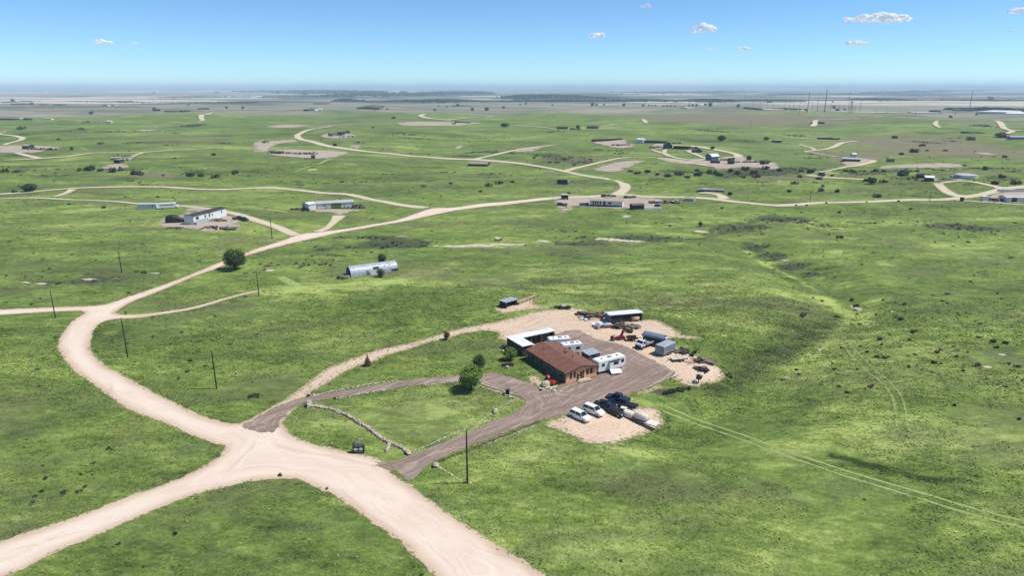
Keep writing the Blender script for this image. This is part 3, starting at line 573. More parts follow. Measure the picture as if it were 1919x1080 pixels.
def copy_tree(o, **k):
    c = o.copy(); COL.objects.link(c)
    for ch in list(o.children):
        d = ch.copy(); COL.objects.link(d); d.parent = c
        for g2 in list(ch.children): e_ = g2.copy(); COL.objects.link(e_); e_.parent = d
    for kk, v in k.items(): c[kk] = v
    return c

# ------------------------------------------------------------------ buildings
def building(name, label, cat, A, deg, L, Dp, h, roof='gable', rh=.8, wall=None, roofm=None, over=.3, opens=(), wins=(), doors=(), on='bare', group=None, posts=False, lowback=0, trim=None):
    """A: photo pixel of the near-left base corner; x runs along the front, y goes back. opens: (x0,x1,z1) dark bays in the front."""
    x, y = G(*A); t = thing(name, label, cat, x, y, R(deg), group, on)
    w = MB(); T = .12
    if opens:
        xs = sorted(opens); cur = 0
        for a, b, z1 in xs:
            if a > cur + .01: w.box(cur, a, 0, T, 0, h)
            if z1 < h - .05: w.box(a, b, 0, T, z1, h)
            cur = b
        if cur < L - .01: w.box(cur, L, 0, T, 0, h)
        w.box(0, T, T, Dp - T, 0, h); w.box(L - T, L, T, Dp - T, 0, h); w.box(0, L, Dp - T, Dp, 0, h)
    else: w.box(0, L, 0, Dp, 0, h)
    if roof == 'gable':                       # ridge along x
        for a in (0, L - T): w.ext([(0, h), (Dp, h), (Dp / 2, h + rh)], a, a + T, 'x')
    elif roof == 'gabley':                    # ridge along y: gable faces the front
        for a in (0, Dp - T): w.ext([(0, h), (L, h), (L / 2, h + rh)], a, a + T, 'y')
    w.build('wall', wall, t)
    r = MB(); th = .12; o = over
    if roof == 'gable':
        s_ = rh / (Dp / 2); r.ext([(-o, h - o * s_), (Dp / 2, h + rh), (Dp + o, h - o * s_), (Dp + o, h - o * s_ + th), (Dp / 2, h + rh + th), (-o, h - o * s_ + th)], -o, L + o, 'x')
    elif roof == 'gabley':
        s_ = rh / (L / 2); r.ext([(-o, h - o * s_), (L / 2, h + rh), (L + o, h - o * s_), (L + o, h - o * s_ + th), (L / 2, h + rh + th), (-o, h - o * s_ + th)], -o, Dp + o, 'y')
    elif roof == 'arch':
        n = 10; pr = [(Dp / 2 - (Dp / 2 + o) * math.cos(math.pi * i / n), h + rh * math.sin(math.pi * i / n)) for i in range(n + 1)]
        r.ext(pr + [(p[0], p[1] - .1) if 0 < i < n else (p[0], p[1] - .08) for i, p in list(enumerate(pr))[::-1]], -o, L + o, 'x')
        e_ = MB(); pr2 = [(Dp / 2 - Dp / 2 * math.cos(math.pi * i / n), h + (rh - .12) * math.sin(math.pi * i / n)) for i in range(n + 1)]
        e_.ext(pr2, 0, T, 'x'); e_.ext(pr2, L - T, L, 'x'); e_.build('end_wall', wall, t)
    else:
        r.ext([(-o, h + .003), (Dp + o, h + .003 - lowback), (Dp + o, h + .003 + th - lowback), (-o, h + .003 + th)], -o, L + o, 'x')
    r.build('roof', roofm, t)
    for wd in wins:                          # (x, z, w, h) on the front, or ('L', y, z, w, h) on the left end, 'R' right
        if wd[0] in ('L', 'R'):
            _, yy, zz, ww, hh = wd; X = -.03 if wd[0] == 'L' else L + .03; s1 = -1 if wd[0] == 'L' else 1
            f = MB().box(min(X, X + .03 * s1), max(X, X + .03 * s1), yy - .06, yy + ww + .06, zz - .06, zz + hh + .06).build('window', trim or mt('window_trim', (.5, .48, .44)), t)
            X2 = X + .045 * s1; MB().box(min(X2, X2 + .01 * s1), max(X2, X2 + .01 * s1), yy, yy + ww, zz, zz + hh).build('pane', glassmat(), f)
        else:
            xx, zz, ww, hh = wd
            f = MB().box(xx - .06, xx + ww + .06, -.05, -.01, zz - .06, zz + hh + .06).build('window', trim or mt('window_trim', (.5, .48, .44)), t)
            MB().box(xx, xx + ww, -.07, -.055, zz, zz + hh).build('pane', glassmat(), f)
    for xx, ww, hh, dm in doors:
        f = MB().box(xx, xx + ww, -.06, -.01, .05, hh).build('door', dm, t)
        MB().cyl((xx + ww - .1, -.12, hh * .48), (xx + ww - .1, -.055, hh * .48), .03).build('handle', mt('handle_metal', (.4, .4, .4), .4, .8), f)
    if posts:
        for i, a in enumerate(np.linspace(.1, L - .1, posts)):
            MB().box(a - .07, a + .07, -.16, -.02, 0, h).build('post', mt('grey_timber', (.16, .13, .10)), t)
    return t
BR_ROOF = mt('brown_shingle_roof', (.20, .090, .062), .9, 0, .22, (2, .16, .35))
GREY_W = mt('grey_taupe_siding', (.13, .12, .115), .8, 0, .12, (2, .2, .5))
ORANGE = mt('orange_tan_siding', (.80, .43, .24), .8, 0, .1, (2, .2, .35))
WHITE_M = mt('white_sheet_metal', (.74, .74, .72), .45, 0, .10, (0, .5, .25))
WHITE_P = mt('white_gelcoat', (.78, .78, .76), .35, 0, .06)
WEATH = mt('weathered_dark_boards', (.075, .062, .052), .9, 0, .35, (0, .22, .5))
GREYM = mt('grey_sheet_metal', (.24, .26, .29), .5, .15, .18, (0, .4, .45))
GREYL = mt('light_grey_roof_metal', (.40, .43, .46), .45, .15, .15, (0, .4, .4))
SILV = mt('silver_paint', (.45, .46, .47), .4, .3, .15)
BLK = mt('black_rubber', (.012, .012, .013), .85, 0, .3)
DARKM = mt('dark_steel', (.035, .033, .032), .6, .3, .4)
RUST = mt('rusty_steel', (.16, .075, .045), .85, .1, .45)
TIMB = mt('old_timber', (.22, .165, .115), .9, 0, .35)
TANP = mt('tan_deck', (.55, .46, .36), .8, 0, .2)
REDP = mt('red_paint', (.42, .02, .025), .45, 0, .3)
BLUEP = mt('navy_blue_paint', (.012, .028, .075), .28, .1, .25, None, .6)
CREAM = mt('cream_canvas', (.68, .63, .53), .75, 0, .12)

house = building('manufactured_house', 'brown roofed ranch house with orange gable wall beside the gravel turnaround', 'house', (1060, 720), 30, 8.3, 15.9, 2.5, 'gabley', .95, GREY_W, BR_ROOF, .4,
    wins=[(1.15, .95, .42, 1.2), (2.15, .95, .42, 1.2), (5.55, 1.0, .5, 1.2), (6.55, 1.0, .55, 1.2), ('L', 1.2, 1.0, 1.5, 1.0), ('L', 6.2, 1.0, 1.2, 1.0), ('L', 9.4, 1.0, 1.6, 1.0), ('L', 12.8, 1.0, 1.2, 1.0)],
    doors=[(3.9, .95, 2.05, mt('brown_door', (.10, .05, .035), .5))], on='gravel', trim=mt('dark_window_trim', (.07, .05, .04)))
MB().box(.01, 8.29, -.009, 0, .0, 2.5).ext([(.01, 2.5), (8.29, 2.5), (4.15, 3.42)], -.009, 0, 'y').build('gable_cladding', ORANGE, house)
MB().ext([(-.42, 2.36), (4.15, 3.43), (8.72, 2.36), (8.72, 2.20), (4.15, 3.27), (-.42, 2.20)], -.46, -.41, 'y').build('fascia', mt('dark_brown_trim', (.045, .025, .02)), house)
MB().box(2.9, 6.2, -1.2, -.08, 0, .12).box(3.3, 5.6, -1.0, -.08, .125, .3).build('porch_step', TANP, house)
MB().box(3.75, 3.84, -.12, -.02, 1.0, 2.0).box(3.0, 3.1, -.11, -.02, .3, 1.9).box(3.1, 3.5, -.09, -.02, .3, 1.5).build('porch_rail', mt('dark_rail', (.06, .03, .02)), house)
for q in ((6.0, 9.5), (2.3, 12.5), (5.4, 5.2)): MB().cyl((q[0], q[1], 2.9), (q[0], q[1], 3.75), .07).cyl((q[0], q[1], 3.7), (q[0], q[1], 3.8), .14).build('vent_pipe', DARKM, house)
MB().box(5.1, 5.6, 7.9, 8.5, 3.0, 3.52).build('roof_vent', DARKM, house)
MB().box(-.06, -.005, 2.9, 3.0, 0, 2.35).build('downpipe', mt('pale_downpipe', (.6, .56, .5)), house)
for yy in (4.6, 8.4, 11.9): MB().box(-.05, -.004, yy, yy + .12, 0, 2.42).build('wall_batten', mt('dark_batten', (.08, .075, .07)), house)

# L-shaped lean-to: two long arms under white metal
xa, ya = G(950, 651); t = thing('lean_to_shed', 'L shaped dark board lean-to with white metal roof behind the house', 'shed', xa, ya, R(-59), on='yard')
MB().box(0, 7.4, 0, .1, 0, 2.5).box(0, .1, .1, 12.4, 0, 2.5).box(7.3, 7.4, .1, 2.8, 0, 2.5).box(.1, 2.8, 12.3, 12.4, 0, 2.5).build('wall', WEATH, t)
MB().box(-.25, 7.7, -.25, 3.0, 2.61, 2.72).box(-.25, 2.6, 3.0, 12.8, 2.61, 2.72).build('roof', WHITE_M, t)
for q in ((7.2, 2.8), (5, 2.8), (2.7, 5.5), (2.7, 8.5), (2.7, 12.1)): MB().box(q[0] - .08, q[0] + .08, q[1] - .08, q[1] + .08, 0, 2.6).build('post', TIMB, t)
building('garden_shed', 'small dark grey gabled shed inside the L shaped lean-to', 'shed', (1002, 643), 22, 4.1, 2.9, 2.1, 'gable', .5, mt('slate_grey_boards', (.10, .105, .12), .8, 0, .2, (0, .2, .4)), GREYL, .2, doors=[(.6, .9, 1.8, DARKM)], on='gravel')
building('storage_shed', 'grey flat roofed shed between the house and the white caravan', 'shed', (1103, 683), 32, 3.3, 2.7, 2.1, 'flat', 0, mt('slate_blue_metal', (.12, .135, .16), .6, .1, .2, (0, .35, .45)), GREYL, .15, doors=[(1.1, .9, 1.8, DARKM)], lowback=-.15, on='gravel')
t = building('pole_shed', 'long open fronted pole shed with white roof at the back of the yard', 'shed', (1143, 607), 14, 9.4, 3.6, 2.35, 'flat', 0, mt('teal_grey_boards', (.13, .185, .20), .8, 0, .3, (1, .25, .5)), WHITE_M, .3, opens=[(.12, 9.28, 2.15)], posts=4, lowback=.25, on='yard')
t = at('round_tank', 'tan round tank under the right end of the pole shed', 'tank', 1191, 603.5, 14, on='yard')
MB().cyl((-1.1, .5, .75), (1.1, .5, .75), .62, n=16).build('drum', mt('tan_tank', (.50, .36, .24)), t, True); MB().box(-1.0, -.8, 0, 1, 0, .35).box(.8, 1, 0, 1, 0, .35).box(-.8, .8, .4, .6, .05, .18).build('cradle', TIMB, t)
building('livestock_shelter', 'low black sided shelter with grey roof left behind the yard', 'shed', (948, 579), 44, 4.6, 2.6, 1.75, 'flat', 0, mt('black_boards', (.03, .027, .026), .9, 0, .3), GREYL, .18, opens=[(.4, 3.9, 1.5)], lowback=-.1, on='yard')
t = at('retaining_wall', 'long low tan plank wall running up from the black shelter', 'wall', 971, 572, 0, on='yard')
x0, y0 = G(971, 572); x1, y1 = G(1007, 558); Lw = math.dist((x0, y0), (x1, y1)); t.rotation_euler.z = math.atan2(y1 - y0, x1 - x0)
MB().box(0, Lw, -.1, .1, 0, .75).build('planks', mt('tan_planks', (.42, .30, .21), .85, 0, .25, (2, .25, .5)), t)
for q in np.linspace(.1, Lw - .1, 6): MB().box(q - .07, q + .07, -.22, -.1, 0, .9).build('post', TIMB, t)
MB().box(0, Lw, .1, 1.0, .3, .74).build('fill', M_YARD if False else mt('packed_fill', (.46, .36, .27)), t)

# ------------------------------------------------------------------ wheels, cars, trailers
def wheel(parent, x, y, r=.34, w=.22, side=1):
    tw = MB().cyl((x, y - w / 2, r), (x, y + w / 2, r), r, n=16).build('wheel', BLK, parent)
    MB().cyl((x, y - w / 2 - .012, r), (x, y + w / 2 + .012, r), r * .58, n=12).build('rim', mt('wheel_rim', (.35, .35, .36), .4, .6), tw)
    return tw
def ring(x, hw, zb, zt, crown=.0, tuck=.12):
    return [(x, -hw + tuck * .5, zb), (x, hw - tuck * .5, zb), (x, hw, zb + .25 * (zt - zb)), (x, hw - .03, zt - .12 * (zt - zb)), (x, hw - tuck, zt), (x, -hw + tuck, zt), (x, -hw + .03, zt - .12 * (zt - zb)), (x, -hw, zb + .25 * (zt - zb))]
def car(name, label, cat, px, py, deg, paint, kind='sedan', s=1.0, on='yard', group=None, roofm=None):
    """body, windows, roof, wheels, lamps; the nose points along +x"""
    t = at(name, label, cat, px, py, deg, on=on, group=group); hw = .9
    P = {'sedan': [(-2.35, .45, .75), (-2.3, .32, .92), (-1.6, .26, .98), (-.2, .25, 1.0), (1.0, .26, .98), (2.0, .30, .80), (2.35, .40, .66)],
         'suv': [(-2.2, .5, .95), (-2.15, .35, 1.12), (-1.4, .3, 1.16), (0, .28, 1.16), (1.1, .3, 1.12), (1.95, .34, .98), (2.25, .45, .78)],
         'pickup': [(-2.7, .55, 1.02), (-2.65, .45, 1.06), (-1.0, .4, 1.08), (0, .38, 1.10), (1.3, .4, 1.10), (2.4, .42, 1.0), (2.7, .5, .82)]}[kind]
    MB().loft([ring(x * s, hw * (.93 if i in (0, len(P) - 1) else 1), zb, zt) for i, (x, zb, zt) in enumerate(P)]).build('body', paint, t, bevel=.02)
    G_ = {'sedan': ((-1.55, -1.0, .55, 1.25), .97, 1.42), 'suv': ((-2.05, -1.85, .45, 1.15), 1.13, 1.68), 'pickup': ((-.85, -.7, .75, 1.35), 1.08, 1.72)}[kind]
    (a, b, c, d), z0, z1 = G_
    def tr(xa_, xb_, za, zb_, wa, wb): return [(xa_, -wa, za), (xa_, wa, za), (xb_, wb, zb_), (xb_, -wb, zb_)]
    g = MB(); wa, wb = hw - .1, hw - .25
    g.add([(a * s, -wa, z0), (d * s, -wa, z0), (d * s, wa, z0), (a * s, wa, z0), (b * s, -wb, z1), (c * s, -wb, z1), (c * s, wb, z1), (b * s, wb, z1)], [(0, 3, 2, 1), (4, 5, 6, 7), (0, 1, 5, 4), (1, 2, 6, 5), (2, 3, 7, 6), (3, 0, 4, 7)])
    g.build('windows', glassmat(), t)
    rf = MB().add([(b * s - .04, -wb - .03, z1), (c * s + .04, -wb - .03, z1), (c * s + .04, wb + .03, z1), (b * s - .04, wb + .03, z1), (b * s + .06, -wb + .1, z1 + .07), (c * s - .1, -wb + .1, z1 + .07), (c * s - .1, wb - .1, z1 + .07), (b * s + .06, wb - .1, z1 + .07)], [(0, 3, 2, 1), (4, 5, 6, 7), (0, 1, 5, 4), (1, 2, 6, 5), (2, 3, 7, 6), (3, 0, 4, 7)])
    for sy in (-1, 1):                       # pillars
        for k in ((a, b), (d, c), ((a + d) / 2, (b + c) / 2)):
            rf.cyl((k[0] * s, sy * (wa + .01), z0 - .02), (k[1] * s, sy * (wb + .01), z1 + .02), .055, n=6)
    rf.build('roof', roofm or paint, t)
    if kind == 'pickup': MB().box(-2.55 * s, -1.0 * s, -.72, .72, 1.083, 1.10).build('load_bed', DARKM, t)
    L_ = P[-1][0] * s
    for sy in (-1, 1):
        MB().box(L_ - .12, L_ + .015, sy * .62 - .16, sy * .62 + .16, .58, .72).build('headlight', mt('lamp_glass', (.6, .62, .62), .15), t)
        MB().box(P[0][0] * s - .015, P[0][0] * s + .1, sy * .68 - .12, sy * .68 + .12, .68, .84).build('tail_light', mt('red_lamp', (.3, .01, .01), .3), t)
        for wx in (-1.42, 1.42) if kind != 'pickup' else (-1.65, 1.7): wheel(t, wx * s, sy * (hw - .1), .35 if kind != 'pickup' else .4)
    return t
WCAR = mt('white_car_paint', (.78, .79, .78), .3, 0, .06, None, .55)
car('hatchback_car', 'white station wagon parked nearest the gravel drive on the sandy pad', 'car', 1087, 786, -46, WCAR, 'suv', 1.02)
car('sedan_car', 'white saloon with grey green bonnet behind the white station wagon', 'car', 1112, 775.5, -44, WCAR, 'suv', 1.04)
car('sedan_car', 'black saloon at the drive side of the parked cars', 'car', 1134, 764.5, -22, mt('black_car_paint', (.012, .016, .024), .2, .1, .3, None, .6), 'sedan', .98)
car('pickup_truck', 'navy blue pickup truck with its bed towards the tan trailer', 'pickup truck', 1167, 762, 145, BLUEP, 'pickup', 1.2)
car('pickup_truck', 'dark blue pickup truck farthest back among the parked cars', 'pickup truck', 1158, 752.5, 150, BLUEP, 'pickup', .95)
car('sedan_car', 'charcoal grey saloon between the white cars and the tan trailer', 'car', 1151, 777, -38, mt('charcoal_car_paint', (.03, .032, .036), .4, 0, .35), 'sedan', .92)
t = at('tank_lid', 'round white tank lid lying among the dark cars', 'lid', 1169, 770, 0, on='yard')
MB().cyl((0, 0, 0), (0, 0, .62), .62, .66, n=20).build('tub', DARKM, t); MB().cyl((0, 0, .623), (0, 0, .70), .70, n=20).build('lid', CREAM, t)
# flat trailer carrying a cream box and a ribbed tank
t = at('equipment_trailer', 'long grey flat trailer with pale front deck at the right of the cars', 'trailer', 1197, 792, -38, on='yard')
MB().box(-3.6, 1.9, -1.0, 1.0, .62, .74).box(-3.6, 2.2, -.12, .12, .45, .61).box(-3.6, -3.5, -1, 1, .745, 1.15).build('deck', mt('grey_boards', (.28, .26, .24), .85, 0, .3), t)
MB().box(1.95, 4.1, -1.0, .95, .60, .86).build('front_deck', mt('pale_deck', (.66, .62, .54), .7, 0, .12), t, bevel=.06)
MB().box(4.0, 5.0, -.06, .06, .45, .55).build('drawbar', DARKM, t)
for x_ in (-1.2, -.3):
    for sy in (-1, 1): wheel(t, x_, sy * 1.12, .36, .2)
ztr = t.location.z
def onto(o, par, lx, ly, lz, rz=0):
    c, s_ = math.cos(par.rotation_euler.z), math.sin(par.rotation_euler.z)
    o.location = (par.location.x + c * lx - s_ * ly, par.location.y + s_ * lx + c * ly, par.location.z + lz); o.rotation_euler = (0, 0, par.rotation_euler.z + rz)
b_ = bpy.data.objects.new('canvas_box', None); COL.objects.link(b_); onto(b_, t, -2.2, 0, .743); tag(b_, 'plain cream box shaped cover at the rear of the grey flat trailer', 'cover')
MB().loft([[(x, -.85, 0), (x, .85, 0), (x, .85, .75), (x, .55, 1.0), (x, -.55, 1.0), (x, -.85, .75)] for x in (-1.1, .95)]).build('cover', CREAM, b_, bevel=.04)
b_ = bpy.data.objects.new('ribbed_tank', None); COL.objects.link(b_); onto(b_, t, .45, 0, .743); tag(b_, 'cream ribbed barrel tank on the middle of the grey flat trailer', 'tank')
MB().cyl((-1.25, 0, .66), (1.25, 0, .66), .74, n=20).build('barrel', CREAM, b_, True)
for x_ in np.linspace(-1.1, 1.1, 6): MB().cyl((x_ - .05, 0, .66), (x_ + .05, 0, .66), .80, n=20).build('rib', mt('cream_rib', (.74, .70, .60)), b_)
MB().cyl((1.25, 0, .66), (1.45, 0, .66), .6, .3, n=16).build('end_cap', CREAM, b_)

def caravan(label, x, y, deg, L=6, Wd=2.4, h=2.8, on='gravel', name='caravan', wins=((.8, 1.5, 1.1, .5), (3.4, 1.5, .9, .5)), slide=None, nose=.5, group=None, rooftop=True, mat=None):
    mat = mat or WHITE_P
    t = thing(name, label, 'caravan', x, y, R(deg), group, on); z0 = .55
    pr = [(0, z0 + .2), (.1, z0), (L - nose, z0), (L, z0 + .6), (L, h - .5), (L - .25, h - .06), (.25, h), (0, h - .25)]
    MB().ext(pr, -Wd / 2, Wd / 2, 'y').build('body', mat, t, bevel=.05)
    yf = -Wd / 2
    if slide:
        a, b, zt = slide; MB().box(a, b, yf - .5, yf - .003, .75, zt).build('slide_out', mat, t, bevel=.03); MB().box(a - .06, b + .06, yf - .58, yf - .003, zt + .003, zt + .06).build('slide_roof', DARKM, t)
    for wx, wz, ww, wh in wins:
        yy = yf - (.5 if slide and slide[0] < wx + ww / 2 < slide[1] else 0)
        w_ = MB().box(wx - .05, wx + ww + .05, yy - .03, yy - .004, wz - .05, wz + wh + .05).build('window', DARKM, t); MB().box(wx, wx + ww, yy - .045, yy - .034, wz, wz + wh).build('pane', glassmat(), w_)
    for wx in (L * .52, L * .52 + .85):
        for sy in (-1, 1): wheel(t, wx, sy * (Wd / 2 - .12), .35, .22)
    if rooftop:
        MB().box(L * .45, L * .45 + .9, -.35, .35, h - .02, h + .22).build('roof_unit', mt('grey_roof_unit', (.3, .3, .31)), t, bevel=.05)
        for q in (.2, .75): MB().box(L * q, L * q + .4, -.2, .2, h - .03, h + .08).build('roof_hatch', DARKM, t)
    MB().box(-1.1, .1, -.05, .05, .45, .55).cyl((-.9, 0, 0), (-.9, 0, .5), .04).build('hitch', DARKM, t)
    return t
xa, ya = G(1121, 704); c_, s_ = math.cos(R(31)), math.sin(R(31))
caravan('long white fifth wheel caravan with black windows at the house gable end', xa - s_ * 1.25 + .0, ya + c_ * 1.25, 31, 8.0, 2.5, 3.05, wins=((1.0, 1.75, .75, .6), (4.0, 1.75, 1.3, .55), (6.6, 1.65, .7, .75)), slide=(2.9, 5.9, 2.55), nose=.7)
caravan('small white caravan right behind the brown roof, nearer of the pair', 11.9, 152.6 + .8, 17, 5.2, 2.3, 2.75)
caravan('white caravan with dark hatches beside the lean-to, farther of the pair', 8.9, 157.4, 12, 5.6, 2.3, 2.7)
t = at('awning_panel', 'white tilted panel on legs in front of the long caravan', 'panel', 1146.5, 705, 18, on='gravel')
V = [(0, 0, .35), (2.6, 0, .35), (2.6, 1.15, .95), (0, 1.15, .95)]; MB().add(V + [(v[0], v[1], v[2] + .07) for v in V], [(0, 3, 2, 1), (4, 5, 6, 7), (0, 1, 5, 4), (1, 2, 6, 5), (2, 3, 7, 6), (3, 0, 4, 7)]).build('panel', WHITE_P, t)
for q in ((.1, .1, .35), (2.5, .1, .35), (.1, 1.05, .88), (2.5, 1.05, .88)): MB().cyl((q[0], q[1], 0), (q[0], q[1], q[2]), .035).build('leg', DARKM, t)
# cargo trailer
x_, y_ = G(1243, 670.5); t = thing('cargo_trailer', 'tall plain grey box trailer at the right of the yard', 'trailer', x_, y_, R(43), on='yard')
MB().box(0, 4.9, 0, 2.5, .45, 2.55).build('box', GREYM, t, bevel=.03); MB().ext([(-.05, 2.553), (2.55, 2.553), (2.45, 2.63), (.05, 2.63)], -.05, 4.95, 'x').build('roof', GREYL, t)
MB().box(-.03, -.004, .12, 2.38, .55, 2.45).build('door', mt('grey_door_panel', (.30, .32, .34), .5, .1), t)
for x1_ in (2.2, 3.1):
    for yy in (.0, 2.5): wheel(t, x1_, yy, .36, .24)
MB().box(4.9, 6.1, 1.15, 1.35, .45, .58).build('drawbar', DARKM, t)
# barrel-roofed camper and old silver truck
x_, y_ = G(1204, 643); t = thing('covered_trailer', 'dark sided trailer under a blue grey barrel roof behind the silver truck', 'trailer', x_, y_, R(-36), on='yard')
MB().box(0, 5.0, 0, 2.4, .6, 1.6).build('body', mt('dark_slate_side', (.05, .055, .065), .7, 0, .3), t)
n = 12; pr = [(1.2 - 1.35 * math.cos(math.pi * i / n), 2.0 + .75 * math.sin(math.pi * i / n)) for i in range(n + 1)]
MB().ext(pr + [(p[0], p[1] - .09) for p in pr[::-1]], -.25, 5.3, 'x').ext([(p[0], p[1] - .02) for p in pr], 5.2, 5.28, 'x').build('barrel_roof', mt('blue_grey_sheet', (.20, .245, .30), .45, .2, .2, (0, .45, .4)), t)
for q in (.1, 2.5, 4.9):
    for yy in (.05, 2.35): MB().box(q - .06, q + .06, yy - .05, yy + .05, 1.6, 2.1).build('post', DARKM, t)
for x1_ in (1.9, 2.8):
    for yy in (.1, 2.3): wheel(t, x1_, yy, .36, .24)
x_, y_ = G(1203, 658); t = thing('flatbed_truck', 'old silver flatbed truck with white cab beside the grey box trailer', 'truck', x_, y_, R(40), on='yard')
MB().box(.1, 6.8, .75, 1.65, .55, .75).build('chassis', DARKM, t)
MB().box(1.9, 7.0, .1, 2.3, .98, 1.12).box(1.9, 7.0, .1, .2, 1.12, 1.5).box(1.9, 7.0, 2.2, 2.3, 1.12, 1.5).box(1.9, 2.0, .2, 2.2, 1.12, 1.9).build('flatbed', SILV, t)
MB().ext([(-.1, .7), (1.7, .7), (1.7, 2.1), (.75, 2.15), (.4, 1.45), (-.1, 1.35)], .25, 2.15, 'y').build('cab', mt('white_cab_paint', (.7, .71, .70), .4), t, bevel=.05)
MB().add([(.42, .38, 1.50), (.42, 2.02, 1.50), (.70, 2.02, 2.06), (.70, .38, 2.06)], [(0, 1, 2, 3)]).box(.8, 1.5, .235, .247, 1.45, 2.0).box(.8, 1.5, 2.153, 2.165, 1.45, 2.0).build('windows', glassmat(), t)
for x1_ in (.55, 4.6, 5.6):
    for yy in (.35, 2.05): wheel(t, x1_, yy, .44, .28)
MB().box(-.22, -.1, .3, 2.1, .6, .95).build('bumper', DARKM, t)
t = at('fishing_boat', 'small upturned silver boat behind the grey box trailer', 'boat', 1243, 637, 20, on='yard')
MB().loft([[(x, -w, 0), (x, w, 0), (x, w * .8, hh * .7), (x, 0, hh), (x, -w * .8, hh * .7)] for x, w, hh in ((-1.9, .5, .55), (-1, .7, .75), (.3, .7, .75), (1.4, .45, .6), (2.0, .08, .25))]).build('hull', SILV, t, True)
t = at('flat_trailer', 'low flat trailer with tan deck right of the grey box trailer', 'trailer', 1262, 680, 16, on='yard')
MB().box(0, 3.8, 0, 2.0, .5, .62).build('deck', TANP, t); MB().box(-1.2, 0, .9, 1.05, .42, .52).box(0, 3.8, -.06, -.003, .4, .66).build('frame', DARKM, t)
for yy in (-.15, 2.12): wheel(t, 1.9, yy, .34, .2)
t = at('harrow', 'low black spiked farm implement right of the flat trailer', 'implement', 1288, 685, 14, on='yard')
MB().box(0, 3.4, 0, .1, .3, .4).box(0, 3.4, 1.1, 1.2, .3, .4).build('frame', DARKM, t)
for q in np.linspace(.1, 3.3, 9): MB().cyl((q, .05, 0), (q, .05, .7), .03).cyl((q, 1.15, 0), (q, 1.15, .5), .03).build('tine', RUST, t)
# red machinery
t = at('garden_tractor', 'small red tractor in the open part of the yard', 'tractor', 1150, 638.5, 12, on='yard')
MB().box(.5, 1.5, -.28, .28, .45, .95).build('bonnet', REDP, t, bevel=.06); MB().box(-.5, .5, -.3, .3, .4, .62).build('chassis', DARKM, t)
MB().box(-.4, -.1, -.25, .25, .8, 1.2).box(-.4, .1, -.25, .25, .7, .8).build('seat', BLK, t)
for sy in (-1, 1): MB().ext([(-.75, .75), (-.55, 1.05), (.05, 1.05), (.25, .75)], sy * .5 - .14, sy * .5 + .14, 'y').build('fender', REDP, t); wheel(t, -.25, sy * .5, .45, .26); wheel(t, 1.2, sy * .42, .26, .18)
MB().cyl((.45, 0, .95), (.15, 0, 1.3), .03).cyl((.1, -.01, 1.3), (.18, .01, 1.36), .2).build('steering_wheel', BLK, t)
t = at('hay_loader', 'taller red machine with raised arm beside the small red tractor', 'machine', 1163, 637, 25, on='yard')
MB().box(-.5, .9, -.45, .45, .4, 1.0).build('body', REDP, t, bevel=.05); MB().ext([(-.2, 1.0), (.35, 1.0), (.9, 2.1), (.55, 2.3), (.1, 1.5)], -.22, .22, 'y').build('arm', REDP, t)
MB().box(.55, 1.15, -.5, .5, 2.0, 2.35).build('bucket', REDP, t)
for sy in (-1, 1): wheel(t, -.3, sy * .55, .42, .22); wheel(t, .7, sy * .55, .42, .22)
t = at('manure_spreader', 'rusty dark open wagon between the red machines and the silver truck', 'wagon', 1184, 638.5, 8, on='yard')
MB().box(-1.3, 1.3, -.75, -.65, .5, 1.1).box(-1.3, 1.3, .65, .75, .5, 1.1).box(-1.3, -1.2, -.65, .65, .5, 1.1).box(-1.3, 1.3, -.65, .65, .5, .56).build('hopper', RUST, t)
for sy in (-1, 1): wheel(t, .1, sy * .86, .45, .2)
MB().box(1.3, 2.6, -.05, .05, .5, .6).build('drawbar', DARKM, t)
t = at('garden_tiller', 'red farm implement with curved frame beside the dark house wall', 'implement', 1027, 716, -58, on='yard')
MB().box(-.2, 2.6, -.15, .15, .5, .62).ext([(-.6, .3), (.2, .3), (.4, 1.1), (0, 1.5), (-.4, 1.2)], -.25, .25, 'y').box(1.4, 2.6, -.5, .5, .62, .85).build('frame', REDP, t)
for q in (-.3, 2.2):
    for sy in (-1, 1): wheel(t, q, sy * .5, .4, .16)
MB().cyl((-.1, 0, 1.4), (-.4, 0, 2.3), .05).build('lever', REDP, t)
t = at('yard_bin', 'black upright bin on the inner edge of the gravel loop', 'bin', 951, 740, 10, on='grass')
MB().add([(-.3, -.3, 0), (.3, -.3, 0), (.3, .3, 0), (-.3, .3, 0), (-.38, -.38, 1.05), (.38, -.38, 1.05), (.38, .38, 1.05), (-.38, .38, 1.05)], [(0, 3, 2, 1), (4, 5, 6, 7), (0, 1, 5, 4), (1, 2, 6, 5), (2, 3, 7, 6), (3, 0, 4, 7)]).build('bin_body', BLK, t); MB().box(-.42, .42, -.42, .42, 1.053, 1.13).build('lid', DARKM, t)
